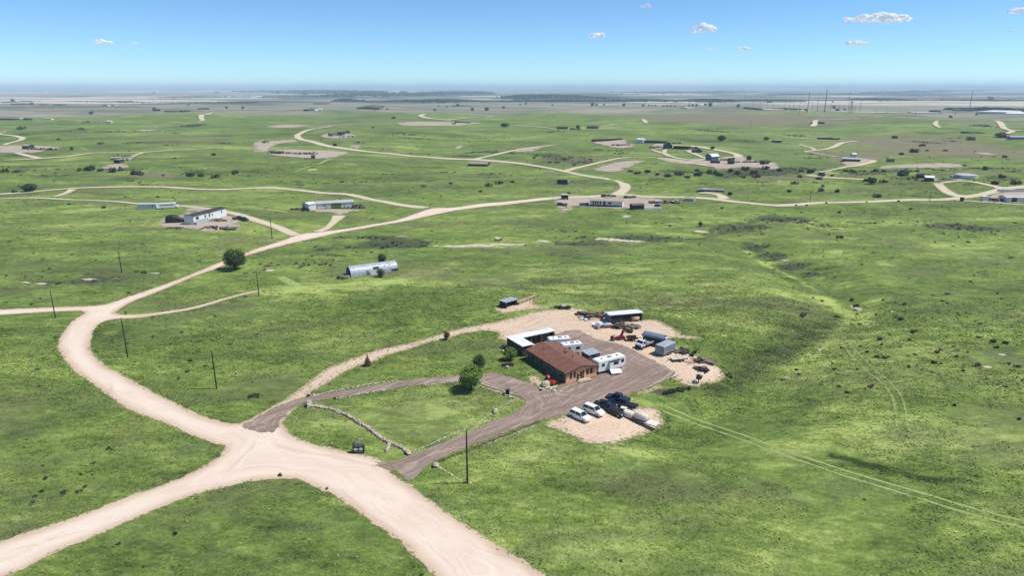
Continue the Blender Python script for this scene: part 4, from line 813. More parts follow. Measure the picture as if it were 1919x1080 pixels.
# mailbox stand at the road corner
t = at('mailbox_stand', 'black mailbox stand with grey domed top and two white plates at the road corner', 'mailbox stand', 661, 851, 4, on='grass')
MB().box(0, 2.0, 0, .9, 0, 1.35).build('cabinet', mt('gloss_black_board', (.012, .012, .013), .5), t, bevel=.05)
n = 8; MB().loft([[(1 + math.cos(2 * math.pi * i / 14) * 1.05 * q, .45 + math.sin(2 * math.pi * i / 14) * .6 * q, z_) for i in range(14)] for q, z_ in ((.95, 1.353), (1.0, 1.6), (.85, 1.95), (.5, 2.15), (.1, 2.2))]).build('domed_top', mt('lichen_grey_stone', (.20, .23, .19), .85, 0, .55), t)
for a, b in ((.18, .95), (1.08, 1.85)):
    cx_ = (a + b) / 2; hw_ = (b - a) / 2
    MB().ext([(cx_ + hw_ * math.cos(q) * (1 if abs(math.cos(q)) < .9 else .96), .85 + .25 * math.sin(q)) for q in [2 * math.pi * i / 16 for i in range(16)]], -.03, -.004, 'y').build('plate', WHITE_P, t)
MB().box(.3, 1.7, -.025, -.004, .28, .40).build('name_strip', mt('grey_strip', (.35, .33, .38)), t)

# ------------------------------------------------------------------ utility poles
PM = mt('dark_creosote_wood', (.040, .032, .027), .9, 0, .3)
def pole(px, py, top, label, arm=0, r=.15, name='utility_pole', group='utility poles along the dirt roads', on='grass', mat=None):
    r = r * 1.4 if r > .2 else r; hh = height_to(px, py, top); t = at(name, label, 'pole', px, py, rng.uniform(-10, 10), on=on, group=group)
    MB().cyl((0, 0, -.3), (0, 0, hh), r, r * .62, n=8).build('shaft', mat or PM, t)
    if arm:
        MB().box(-arm, arm, -.06, .06, hh - .7, hh - .55).build('crossarm', PM, t)
        for q in (-arm * .9, 0, arm * .9): MB().cyl((q, 0, hh - .55), (q, 0, hh - .3), .05, n=6).build('insulator', DARKM, t)
    else: MB().cyl((0, 0, hh), (0, 0, hh + .22), .06, .05, n=6).build('insulator', DARKM, t)
    return t
pole(876, 906, 808, 'tall bare utility pole nearest the camera beside the gravel drive', r=.17)
pole(239.5, 670, 597, 'bare utility pole inside the big road bend, near its edge', r=.16)
pole(406, 729, 660, 'bare utility pole in the grass between the road bend and the gravel lane', r=.16)
pole(104, 596, 545, 'bare utility pole in front of the side road at the left edge', r=.16)
pole(228.5, 511, 472, 'bare utility pole in the field above the sandy creek bank', r=.17)
pole(485.5, 556, 513, 'bare utility pole beside the light green track left of the arched barn', r=.17)
pole(510, 448, 409, 'bare utility pole near the road fork below the two white sheds', r=.18)
pole(1518, 378, 358, 'thin utility pole above the straight road, left one of the pair', .8, .16)
pole(1742, 377, 359, 'thin utility pole above the straight road, right one of the pair', .8, .16)
pole(1406, 238, 224, 'thin utility pole in the grey scrub far right of centre', .9, .2)
PG = mt('grey_steel_pole', (.06, .06, .065), .7, .2, .2)
for px, py, tp, lb, r_ in ((1513, 210, 172, 'leaning steel transmission pole left of the tallest one', .6), (1545, 210, 167, 'tallest steel transmission pole in the row on the far plain', .75), (1816, 209, 169, 'lone tall transmission pole at the right of the far plain', .6),
                       (1611, 208, 185, 'short transmission pole right of the lattice mast', .4), (1531, 209, 185, 'short pole between the two tall transmission poles', .4), (1589, 208, 169, 'very thin mast at the lattice tower', .28), (1479, 203, 188, 'slim pole left in the switchyard', .3), (1497, 215, 190, 'slim pole left of the leaning transmission pole', .3),
                       (1460, 200, 188, 'faint pole in the switchyard under the tree belt', .25), (1424, 202, 187, 'left slim pole of the switchyard', .25), (1396, 191, 174, 'pole standing left of the switchyard against the far plain', .5), (1411, 200, 189, 'short slim pole next to the switchyard edge', .25), (1663, 212, 204, 'short fence pole on the bare plain', .25), (1767, 211, 203, 'short pole beside the small dark hut', .25), (1918, 207, 192, 'grey pole at the right photo edge', .5), (1437,203,189,'slim pole just right of the left switchyard pole', .3), (1449,203,190,'slim pole in the left half of the switchyard', .3), (1470,206,189,'taller slim pole in the middle of the switchyard', .35), (1487,204,191,'short slim pole right of the switchyard middle', .3), (1521,207,192,'short pole right of the leaning transmission pole', .3), (1556,208,193,'short pole right of the tallest transmission pole', .3), (1572,208,195,'shorter pole left of the lattice tower', .3), (1602,210,196,'short pole touching the right side of the lattice tower', .3), (1640,213,205,'tiny fence pole right of the switchyard', .3), (1715,216,207,'tiny pole at the middle of the bare plain', .3), (1875,208,199,'tiny pole above the white greenhouse', .3), (1790,216,208,'tiny pole left of the lone tall pole', .3)):
    pole(px, py, tp, lb, 0, r_, 'transmission_pole', 'transmission poles on the far plain', 'grass', PG)
t = at('lattice_tower', 'grey lattice tower in the switchyard on the far plain', 'tower', 1594, 212, 0, on='grass')
hh = height_to(1594, 212, 189); b = MB(); w_ = 4.5
for sx in (-1, 1):
    for sy in (-1, 1): b.cyl((sx * w_, sy * w_, 0), (sx * .8, sy * .8, hh), .3, n=4)
for k in range(5):
    z0, z1 = hh * k / 5, hh * (k + 1) / 5; a0, a1 = w_ + (.8 - w_) * k / 5, w_ + (.8 - w_) * (k + 1) / 5
    for sy in (-1, 1): b.cyl((-a0, sy * a0, z0), (a1, sy * a1, z1), .16, n=4); b.cyl((a0, sy * a0, z0), (-a1, sy * a1, z1), .16, n=4)
b.build('lattice', PG, t); MB().box(-6, 6, -.3, .3, hh - 3, hh - 2.5).build('crossarm', PG, t)

# ------------------------------------------------------------------ stone edgings
STONE = mt('pinkish_field_stone', (.50, .40, .32), .9, 0, .4)
STONEW = mt('pale_field_stone', (.50, .43, .33), .9, 0, .35)
def stones(px, label, mat, r=.34, gap=.42, seed=1, two=1):
    gap *= .62
    rs = np.random.default_rng(seed); C = crom(G(px), False); d = np.r_[0, np.cumsum(np.linalg.norm(np.diff(C, axis=0), axis=1))]
    b = MB(); s_ = 0; x0, y0 = C[0]; z0 = hz(x0, y0)
    while s_ < d[-1]:
        x, y = np.interp(s_, d, C[:, 0]), np.interp(s_, d, C[:, 1])
        for q in range(two): b.rock((x - x0 + rs.normal(0, .1), y - y0 + rs.normal(0, .1), hz(x, y) - z0 + r * .3 + q * .12), r * rs.uniform(.6, 1.2), rs)
        s_ += gap * rs.uniform(.5, 1.5)
    o = b.build('stone_border', mat); o.location = (x0, y0, z0); return tag(o, label, 'stone border')
stones([(583,762),(600,764),(620,768),(640,775),(655,782),(670,792),(690,803),(705,815),(720,826),(735,833),(750,838),(762,848)], 'wavy pinkish stone row along the lawn side facing the road', STONE, .36, .3, 1, 2)
stones([(730,833),(727,840),(725,847)], 'short pink stone spur off the wavy stone row', STONE, .3, .2, 2, 3)
stones([(762,849),(790,841),(820,828),(850,814),(880,800),(905,787),(925,773),(945,760),(960,752),(971,749)], 'pale straight stone edging along the lawn beside the wide gravel drive', STONEW, .21, .27, 3)
stones([(905,727),(930,735),(950,742),(971,749)], 'pale stone edging from the round tree to the lawn corner', STONEW, .27, .4, 4)
stones([(577,742),(600,740),(620,735),(655,728),(690,722),(715,718),(745,714)], 'pale stone edging along the outer side of the narrow gravel lane', STONEW, .28, .5, 5)
stones([(630,748.5),(665,741),(700,735),(735,730.5)], 'pale stone edging along the inner side of the narrow gravel lane', STONEW, .28, .5, 6)
stones([(797,723),(830,719),(857,716)], 'short pale stone edging just left of the round tree', STONEW, .3, .45, 7)
stones([(1012,727),(1022,734),(1035,739),(1047,739),(1053,733)], 'curved pale stone edging round the flower bed at the house corner', STONEW, .3, .4, 8)
stones([(820,876),(830,881),(842,888),(855,897),(868,904),(882,906)], 'broken stone row running from the drive corner to the nearest pole', STONEW, .2, .6, 9)
stones([(905,836),(925,829),(950,819)], 'loose pale stones below the long rail beside the drive', STONEW, .22, .34, 10)
stones([(962,815),(985,806),(1005,798)], 'loose pale stones at the upper end of the long rail', STONEW, .2, .34, 11)
def boulder(px, py, r, label, mat=STONEW, fl=.7):
    rs = np.random.default_rng(int(px)); b = MB().rock((0, 0, r * .35), r, rs, fl); o = b.build('boulder', mat); x, y = G(px, py); o.location = (x, y, hz(x, y) + .03); tag(o, label, 'boulder')
boulder(579, 761, .9, 'large pink boulder at the start of the wavy stone row', STONE, 1.0); boulder(1021, 724, 1.2, 'rounded white boulder in the flower bed at the house corner'); boulder(928, 774, .8, 'big white boulder half way up the straight stone edging')
boulder(578, 744, .55, 'dark boulder at the mouth of the narrow gravel lane', DARKM); boulder(816, 875, .8, 'pale boulder at the foot of the long rail'); boulder(765, 851, .7, 'pink boulder at the lower lawn corner', STONE); boulder(950, 690.5, .6, 'pale stone under the bush left of the house'); boulder(1038, 736, .7, 'flat pale boulder at the front of the flower bed')
boulder(941, 652, .6, 'white stone beside the left corner of the lean-to'); boulder(943, 659, .5, 'pale stone just below the lean-to corner'); boulder(1013, 733, .4, 'small dark stone at the left of the flower bed', DARKM)
# low rail along the drive
C = crom(G([(811,874),(835,863),(865,851),(903,838),(935,824),(960,813),(985,803),(1012,793)]), False); x0, y0 = C[0]; z0 = hz(x0, y0)
t = thing('pipe_rail', 'long low rusty pipe rail along the lower edge of the gravel drive', 'rail', x0, y0, 0, on='grass'); b = MB()
for p, q in zip(C[:-1], C[1:]): b.cyl((p[0] - x0, p[1] - y0, hz(*p) - z0 + .42), (q[0] - x0, q[1] - y0, hz(*q) - z0 + .42), .075, n=6)
b.build('rail', mt('rusty_pipe', (.09, .045, .035), .8, .2, .3), t)
for i in range(0, len(C), 3): p = C[i]; MB().cyl((p[0] - x0, p[1] - y0, hz(*p) - z0 - .05), (p[0] - x0, p[1] - y0, hz(*p) - z0 + .5), .06, n=6).build('post', DARKM, t)

# ------------------------------------------------------------------ trees and shrubs
def leafmat(name, dark, light):
    m = NT(name); s_ = m.attr('shade'); c = m.mix(s_, dark, light); 
    gn = m.n('ShaderNodeNewGeometry').outputs['Normal']; vm = m.n('ShaderNodeVectorMath', operation='MULTIPLY_ADD'); m.set(vm.inputs[0], gn); vm.inputs[1].default_value = (.8, .8, .8); vm.inputs[2].default_value = (.15, 0, .5)
    vq = m.n('ShaderNodeVectorMath', operation='NORMALIZE'); m.set(vq.inputs[0], vm.outputs[0]); m.t.links.new(vq.outputs[0], m.b.inputs['Normal'])
    return m.fin(c, .85, 0, .2)
L_GREEN = leafmat('broad_green_leaves', (.04, .085, .017), (.20, .30, .055)); L_DARK = leafmat('dark_green_leaves', (.010, .022, .009), (.055, .09, .028))
L_SAGE = leafmat('dusky_sage_leaves', (.022, .030, .016), (.085, .10, .05)); L_RED = leafmat('brownish_needles', (.035, .032, .018), (.10, .085, .045)); L_BRUSH = leafmat('grey_brown_brush', (.04, .038, .028), (.13, .125, .09))
def leaves(n, blobs, size, rs, name, mat, parent):
    """leaf clumps spread over a set of ellipsoid lobes (cx, cy, cz, rx, ry, rz)"""
    bl = np.array(blobs, float); vol = bl[:, 3] * bl[:, 4] * bl[:, 5]; k = rs.choice(len(bl), n, p=vol / vol.sum())
    d = rs.normal(size=(n, 3)); d /= np.linalg.norm(d, axis=1)[:, None]; rad = rs.uniform(.35, 1.06, n)**.6
    c = bl[k, :3] + d * bl[k, 3:] * rad[:, None]; c[:, 2] = np.maximum(c[:, 2], .05)
    nrm = d + rs.normal(scale=.55, size=(n, 3)); nrm /= np.linalg.norm(nrm, axis=1)[:, None]
    u = np.cross(nrm, rs.normal(size=(n, 3))); u /= np.linalg.norm(u, axis=1)[:, None]; w = np.cross(nrm, u)
    s_ = (size * rs.uniform(.5, 1.3, n))[:, None]; a = c - u * s_; b = c + u * s_; e1 = c + w * s_ * .9 + u * s_ * .3; e2 = c - w * s_ * .8
    V = np.stack([a, e2, b, e1], 1).reshape(-1, 3); sh = np.clip(rs.uniform(0, 1, n) * .6 + .4 * (rs.uniform(0, 1, len(bl))[k]), 0, 1)
    return mesh_obj(name, V, np.arange(4 * n, dtype=np.int32).reshape(-1, 4), mat, parent, False, {'shade': np.repeat(sh, 4)})
BARK = mt('bark', (.09, .065, .045), .95, 0, .4)
def tree(label, px, py, wpx, top, kind='round', mat=None, n=900, seed=1, name='tree', group=None, on='grass', stem=.22, cat='tree'):
    rs = np.random.default_rng(seed); x, y = G(px, py); hh = max(height_to(px, py, top), .5)
    W_ = wpx / FPX * math.hypot(math.hypot(x, y), CAM_H) / 2
    t = thing(name, label, cat, x, y, rs.uniform(0, 6), group, on); b = MB()
    if kind == 'cone':
        bl = [(0, 0, hh * (.12 + .8 * q), W_ * (1 - q) * .95 + .06, W_ * (1 - q) * .95 + .06, hh * .12) for q in np.linspace(0, 1, 8)]
        b.cyl((0, 0, -.1), (0, 0, hh * .9), .1, .02, 7)
    else:
        zc_ = hh * (1 + stem) / 2; rz = hh * (1 - stem) / 2; bl = [(0, 0, zc_, W_ * .82, W_ * .82, rz * .86), (0, 0, zc_ - rz * .4, W_ * .74, W_ * .74, rz * .5)]
        for q in range(13):
            a = q * 2.4 + rs.uniform(-.4, .4); e = rs.uniform(-.8, .8); k = math.sqrt(1 - e * e)
            bl.append((math.cos(a) * k * W_ * .62, math.sin(a) * k * W_ * .62, zc_ + e * rz * .66, W_ * rs.uniform(.28, .46), W_ * rs.uniform(.28, .46), rz * rs.uniform(.28, .42)))
        r0 = .06 * W_ + .05; b.cyl((0, 0, -.15), (0, 0, hh * .35), r0 * 1.3, r0, 8)
        for q in bl[1:6]: b.cyl((0, 0, hh * .25), (q[0] * .8, q[1] * .8, q[2]), r0 * .55, r0 * .15, 6)
    b.build('trunk', BARK, t)
    leaves(n, bl, W_ * (2.2 / math.sqrt(n)) * 1.25 + .01, rs, 'crown', mat or L_GREEN, t); return t
tree('big round green tree on the lawn edge by the gravel loop', 883, 731, 54, 682, mat=L_GREEN, n=4200, seed=3, stem=.1)
tree('dark green tree just behind the big round lawn tree', 898, 695, 29, 664, mat=L_DARK, n=2200, seed=4, stem=.08)
tree('green bushy tree at the corner of the lean-to shed', 956, 675, 30, 648, mat=L_GREEN, n=1800, seed=5, stem=.08)
tree('small pointed conifer beside the gravel lane', 689, 686, 15, 661, 'cone', L_RED, n=1300, seed=6)
tree('small brownish oval conifer on the edge of the sandy lane', 837, 637, 15, 619, 'round', L_RED, n=900, seed=7, stem=.05)
tree('large dark round tree on the roadside left of centre', 441, 505, 46, 464, mat=L_DARK, n=3800, seed=8, stem=.06)
tree('dark pointed tree behind the silver arched barn', 716, 494, 19, 475, 'round', L_DARK, n=1000, seed=9, stem=.02)
tree('round dark tree above the road at the far left', 56, 359, 24, 343, mat=L_DARK, n=1000, seed=10, stem=.04)
tree('small dark tree left of the round dark roadside tree', 27, 361, 9, 356, mat=L_DARK, n=250, seed=11, stem=.04)
tree('sage green bush against the silver arched barn', 714, 519, 18, 503, mat=L_SAGE, n=700, seed=12, stem=.02)
tree('round dark tree on the pale road shoulder right of centre', 1633, 345, 18, 331, mat=L_DARK, n=800, seed=13, stem=.03)
tree('wide dark tree on the far slope beyond the oval drive', 1352, 264, 17, 253, mat=L_DARK, n=700, seed=14, stem=.04)
tree('small dark tree at the top of the oval drive', 1335, 280, 9, 273, mat=L_DARK, n=300, seed=15, stem=.04)
tree('dark tree at the left end of the far right long shed', 1436, 263, 11, 256, mat=L_DARK, n=300, seed=16, stem=.04)
tree('flat topped dark tree right of the far centre yard', 946, 238, 19, 230, mat=L_DARK, n=500, seed=17, stem=.1)
tree('dark tree on the plain above the far centre yard', 912, 208, 10, 200, mat=L_DARK, n=300, seed=18, stem=.04)
tree('small dark tree alone on the left green ridge', 171, 214, 8, 208, mat=L_DARK, n=250, seed=19, stem=.04)
tree('small dark tree near the low pale ruin at the left', 135, 281, 7, 275, mat=L_DARK, n=250, seed=20, stem=.04)
tree('dark tree by the curved drive at right', 1368, 366, 10, 359, mat=L_DARK, n=300, seed=21, stem=.04)
tree('small tree left of the round dark shoulder tree', 1570, 361, 6, 353, mat=L_DARK, n=200, seed=22, stem=.04)
tree('weedy green sapling on the sandy mound', 1309, 718, 14, 701, mat=L_SAGE, n=380, seed=23, stem=.3, on='yard')
tree('dark bushy tree on the creek line right of the sandy bank', 1312, 425, 9, 414, mat=L_DARK, n=300, seed=24, stem=.03)
tree('dark bush at the far right bend near the mauve yard', 1878, 257, 22, 249, mat=L_BRUSH, n=400, seed=25, stem=.03)
far_t = [(1110,199,8),(1118,198,6),(1132,198,5),(1169,199,7),(1205,200,6),(1216,199,4),(1222,199,4),(1228,199,4),(1243,200,5),(1250,200,5),(1257,200,5),(1264,200,5),(1291,199,6),(1298,199,6),(1305,199,6),(1322,198,6),(1331,200,9),(1383,202,8),(24,191,6),(975,197,4),(985,196,5),(1035,198,4),(815,208,6),(885,208,8),(702,207,5),(290,207,7),(425,204,5),(455,204,6),(1380,191,5),(1362,190,4),(1765,187,4),(858,199,7),(838,201,4),(822,200,4),(1856,188,10),(1650,190,4),(1563,204,7),(1583,207,5),(1510,208,6),(1560,192,4),(1640,186,5),(1520,233,5),(1830,216,5),(1781,221,6),(726,206,4),(944,203,6),(350,209,5),(60,197,5)]
proto = tree('dark tree in the first tree row', *far_t[0][:2], far_t[0][2], far_t[0][1] - far_t[0][2] * .95, mat=L_DARK, n=160, seed=30, stem=.05, group='small dark trees scattered over the dry far plain')
w0 = far_t[0][2] / FPX * math.hypot(*G(*far_t[0][:2]))
FARC = [proto]
for i, (px, py, w_) in enumerate(far_t[1:]):
    c = copy_tree(proto); FARC.append(c); x, y = G(px, py); c.location = (x, y, hz(x, y)); k = w_ / FPX * math.hypot(x, y) / w0; c.scale = (k, k, k * rng.uniform(.7, 1.05)); c.rotation_euler.z = rng.uniform(0, 6)
# shrubs
def shrub_proto(seed, n=260, mat=None):
    rs = np.random.default_rng(seed); bl = [(rs.normal(0, .35), rs.normal(0, .35), .28, .5 * rs.uniform(.6, 1), .5 * rs.uniform(.6, 1), .36 * rs.uniform(.7, 1.2)) for _ in range(5)]
    o = leaves(n, bl, .13, rs, 'sage_shrub', mat, None); COL.objects.unlink(o); return o
PROT = [shrub_proto(50 + i, 260, [L_DARK, L_DARK, L_SAGE, L_DARK, L_BRUSH][i]) for i in range(5)]
SHR = []
def shrub(px, py, wpx, region, p=None): SHR.append((px, py, wpx, region))
for x, y, w in [(20,135,9),(205,128,7),(95,445,14),(205,372,12),(232,400,16),(400,394,8),(335,460,6),(388,482,13),(485,455,7),(495,368,15),(513,405,10),(482,320,11),(437,312,5),(548,268,9),(545,205,13),(535,500,12),(585,540,15),(760,497,17),(670,368,9),(715,147,8),(677,27,10),(848,142,18),(915,108,10),(975,104,4),(925,152,8),(960,150,8),(855,183,11),(1055,145,13),(1080,85,18),(1102,45,8),(1025,195,8),(1073,180,6),(1122,180,6),(690,195,12),(745,235,14),(815,275,18),(868,280,22),(1095,255,13),(1045,345,14),(1260,240,14),(1290,222,9),(1390,195,10),(1408,268,12),(1500,238,11),(1235,320,18),(1285,322,9),(1185,322,7),(1465,378,11),(1580,335,26),(1803,325,12),(1885,350,18),(1898,452,10),(1790,500,13),(1835,520,8),(1740,468,5),(1390,638,12),(1710,205,18),(1690,165,20),(1780,170,18),(1570,125,12),(1600,27,12),(1460,48,6),(1640,108,8),(1655,105,5),(1368,110,4),(1700,22,6),(1760,12,8),(1793,66,4),(1885,62,8),(1910,25,8),(1745,930,6),(1797,935,7),(545,690,4),(1215,215,4),(1020,100,3),(1430,270,5),(1745,268,5),(1885,745,14),(1455,330,4)]:
    shrub(1440 + x / 4, 600 + y / 4 + 1.5, w / 4, 'right')
for x, y, w in [(495,260,5),(545,262,18),(590,262,6),(300,302,6),(447,298,5),(505,317,7),(563,295,4),(595,321,4),(682,325,4),(752,273,7),(835,302,4),(862,337,6),(955,318,3),(830,330,3),(1048,262,7),(1082,268,8),(1106,276,3),(1230,250,7),(1246,292,9),(1185,330,5),(1136,330,3),(1292,330,6),(1358,230,7),(1392,225,6),(1422,256,9),(1492,293,12),(1508,328,8),(1446,330,4),(1606,290,8),(1668,270,5),(1783,245,7),(1833,298,8),(1897,290,3),(1810,153,7),(1858,153,9),(1656,352,3),(1038,386,8),(1226,428,6),(1143,543,6),(1512,590,10),(865,608,5),(932,606,6),(905,606,4),(1820,412,10),(1792,433,4),(544,467,6),(435,492,10),(457,522,4),(332,443,5),(632,454,3),(730,450,3),(575,560,3),(400,208,5),(247,192,3),(50,205,4),(476,202,3),(530,72,12),(686,50,8),(808,62,4),(1072,45,10),(1155,55,4),(1220,97,6),(1420,57,6),(1445,78,8),(1470,55,4),(1523,62,6),(1555,105,6),(1348,113,5),(1820,82,6),(1720,85,4),(1230,495,7),(1645,558,6),(1012,560,4),(1885,578,5),(1265,155,7),(1195,140,4),(1074,180,4),(1155,202,5),(1132,211,5),(245,70,9),(110,85,4)]:
    shrub(1440 + x / 4, 380 + y / 4 + 1, w / 4, 'upright')
for x, y, w in [(340,712,12),(400,735,10),(518,695,7),(615,727,20),(650,650,6),(650,775,20),(660,835,9),(858,728,9),(858,662,7),(825,660,4),(1015,760,12),(805,835,9),(703,868,8),(676,908,10),(1003,872,26),(935,888,4),(527,853,11),(245,845,22),(1155,675,7),(1236,690,9),(1335,680,12),(1345,710,7),(1300,735,10),(1268,755,7),(1345,752,10),(1504,680,4),(1750,715,10),(1256,840,5),(1398,865,7),(1438,722,3),(1465,738,4)]:
    shrub(1440 + x / 4, 380 + y / 4 + 1.5, w / 4, 'right')
for x, y, w in [(65,135,8),(265,62,7),(548,125,6),(615,97,8),(497,155,4),(718,122,4),(790,182,7),(735,155,5),(205,210,5),(880,162,5),(1075,152,12),(1095,103,5),(1185,172,18),(1200,175,8),(1260,120,12),(1412,150,9),(1440,170,12),(1415,182,6),(1545,137,8),(1685,70,5),(1780,85,6),(1570,40,16),(1590,30,8),(480,265,10),(545,258,14),(575,266,8),(855,262,8),(1090,262,7),(1100,300,6),(98,352,6),(175,383,5),(230,375,4),(262,450,4),(200,430,10),(290,418,4),(372,397,9),(490,357,12),(597,405,7),(595,425,9),(748,420,4),(877,430,7),(755,495,8),(785,500,6),(878,505,4),(690,368,8),(740,362,6),(900,338,8),(1035,226,4),(1320,292,6),(1402,320,5),(1590,352,3),(1725,468,8),(1595,428,4),(1675,380,8),(1640,398,5),(1870,232,12),(1895,305,6),(1892,540,7),(1512,520,8),(1395,535,9),(1455,550,8),(633,598,6),(1330,588,10),(1750,500,5),(1240,105,4),(1300,72,4)]:
    shrub(960 + x / 4, 380 + y / 4 + 1, w / 4, 'centre')
for x, y, w in [(720,755,12),(485,850,9),(532,837,4),(805,980,11),(712,1040,11),(835,1042,9),(95,975,8),(1187,1008,10),(975,745,5),(985,832,3),(848,598,9),(648,594,4),(1515,612,12),(1450,692,8),(590,712,8),(545,715,4),(1808,563,9),(1875,490,8),(1765,300,1),(345,140,6),(875,105,7),(1655,190,8),(1480,205,5),(1345,140,4),(1285,235,7),(1410,245,6),(1660,148,5),(1840,145,5),(1300,200,3),(1090,385,4),(470,400,8),(625,425,5),(400,515,8),(165,465,14),(30,460,18),(255,470,8),(830,430,5),(735,400,6),(690,325,5),(260,100,6),(1415,340,11),(1250,325,22),(1215,335,14),(900,265,16),(860,262,12),(800,262,16),(775,255,8),(960,270,14),(1025,300,20),(1060,320,18),(1090,300,14),(985,330,20),(940,340,20),(900,320,14),(400,470,14),(440,450,10),(520,460,20),(560,465,14),(480,465,14),(600,350,6),(860,370,18),(835,380,8),(1180,370,4)]:
    shrub(480 + x / 4, 380 + y / 4 + 1, w / 4, 'mid')
for x, y, w in [(305,43,6),(480,50,6),(775,25,8),(865,20,6),(535,145,8),(528,190,6),(262,222,8),(305,215,4),(467,238,9),(563,230,9),(300,287,9),(368,287,8),(13,315,7),(255,378,11),(375,495,13),(317,514,10),(190,550,10),(42,545,12),(1180,358,6),(1295,302,6),(1487,317,4),(628,312,6),(715,428,10),(570,370,5),(97,445,5),(1340,335,5),(1315,350,6),(955,440,4),(970,440,4),(415,155,5),(980,135,10),(1075,520,22),(1030,515,14),(850,555,12),(440,605,20),(370,708,8),(232,762,12),(50,757,8),(478,768,6),(970,672,12),(840,692,8),(460,675,4),(730,695,3),(865,678,3),(1480,180,3),(1910,210,10)]:
    shrub(x / 4, 380 + y / 4 + 1, w / 4, 'left')
for x, y, w in [(485,17,8),(115,62,6),(140,303,9),(100,567,6),(275,457,5),(397,425,4),(463,542,3),(405,603,10),(420,605,6),(250,683,5),(165,665,7),(175,715,12),(355,657,9),(130,780,9),(130,800,12),(155,762,10),(240,765,12),(290,765,10),(320,745,8),(345,700,5),(300,700,7),(420,648,4),(465,630,3),(447,958,10),(657,920,12),(935,770,3),(780,850,4),(712,272,14),(747,268,4),(770,292,9),(700,315,10),(598,294,5),(575,180,5),(422,193,5),(620,145,5),(803,205,4),(885,320,6),(945,352,6),(910,220,4),(940,408,12),(955,400,10),(685,165,8),(725,235,3),(640,210,6)]:
    shrub(x / 2, 540 + y / 2 + 1, w / 2, 'front')
for px, py, w in [(470,742,5),(478,744,7),(485,741,5),(1268,731,9),(1258,735,10),(1276,733,8),(1246,738,8),(1290,728,7),(1362,704,7),(1370,708,6),(1301,662,6),(1296,667,8),(525,893,6),(612,918,4),(790,1078,6),(1163,1052,5),(703,690,3),(810,700,2),(626,748,4),(985,668,4),(1170,616,8),(1176,620,7),(1160,613,7),(1182,624,8),(1152,608,6),(1048,577,9),(1062,577,6),(1089,588,5),(1100,590,6),(1128,592,8),(1110,592,8),(944,655,3),(1030,728,3),(1042,730,3)]:
    shrub(px, py, w, 'front' if py > 700 else 'mid')
for px, py, w in [(1046,305,5),(1060,300,6),(1032,305,6),(1000,297,5),(1108,300,4),(1075,310,5),(1180,322,7),(1195,326,8),(1215,323,8),(1230,328,7),(1250,331,9),(1270,328,9),(1290,333,8),(1310,329,9),(1330,325,9),(1350,330,9),(1370,322,9),(1385,327,10),(1400,318,10),(1415,325,9),(1422,333,8),(1440,317,8),(1460,320,7),(1500,322,7),(1520,324,8),(1540,328,9),(1585,321,7),(1600,323,6),(1640,322,7),(1690,329,12),(1655,322,5),(1720,322,5),(1806,312,5),(1865,345,8),(1876,333,7),(1900,345,8),(1842,318,7),(1880,295,5),(1678,259,6),(1822,263,8),(1726,274,7),(1710,286,9),(1688,290,7),(1738,283,4),(1770,283,5),(1540,350,5),(1542,358,8),(1567,360,5),(1650,370,9),(1660,343,7),(1480,360,6),(1535,337,8),(1500,333,6),(150,320,6),(170,319,12),(188,321,8),(213,322,10),(250,328,12),(262,329,8),(10,322,8),(30,323,6),(305,330,4),(360,330,10),(380,330,8),(410,332,9),(130,384,4),(196,390,5),(295,370,4),(325,370,3),(440,326,8),(640,342,5),(845,345,6),(900,360,5),(912,349,8),(940,345,9),(960,342,6),(792,350,6),(700,240,5),(740,222,6),(400,291,6),(155,243,5),(35,243,7),(108,262,4),(186,270,5),(1065,363,4),(1307,321,6),(1268,326,6),(1395,333,6),(1560,330,5),(1485,345,7),(1625,340,7),(1720,338,4)]:
    shrub(px, py, w, 'far')

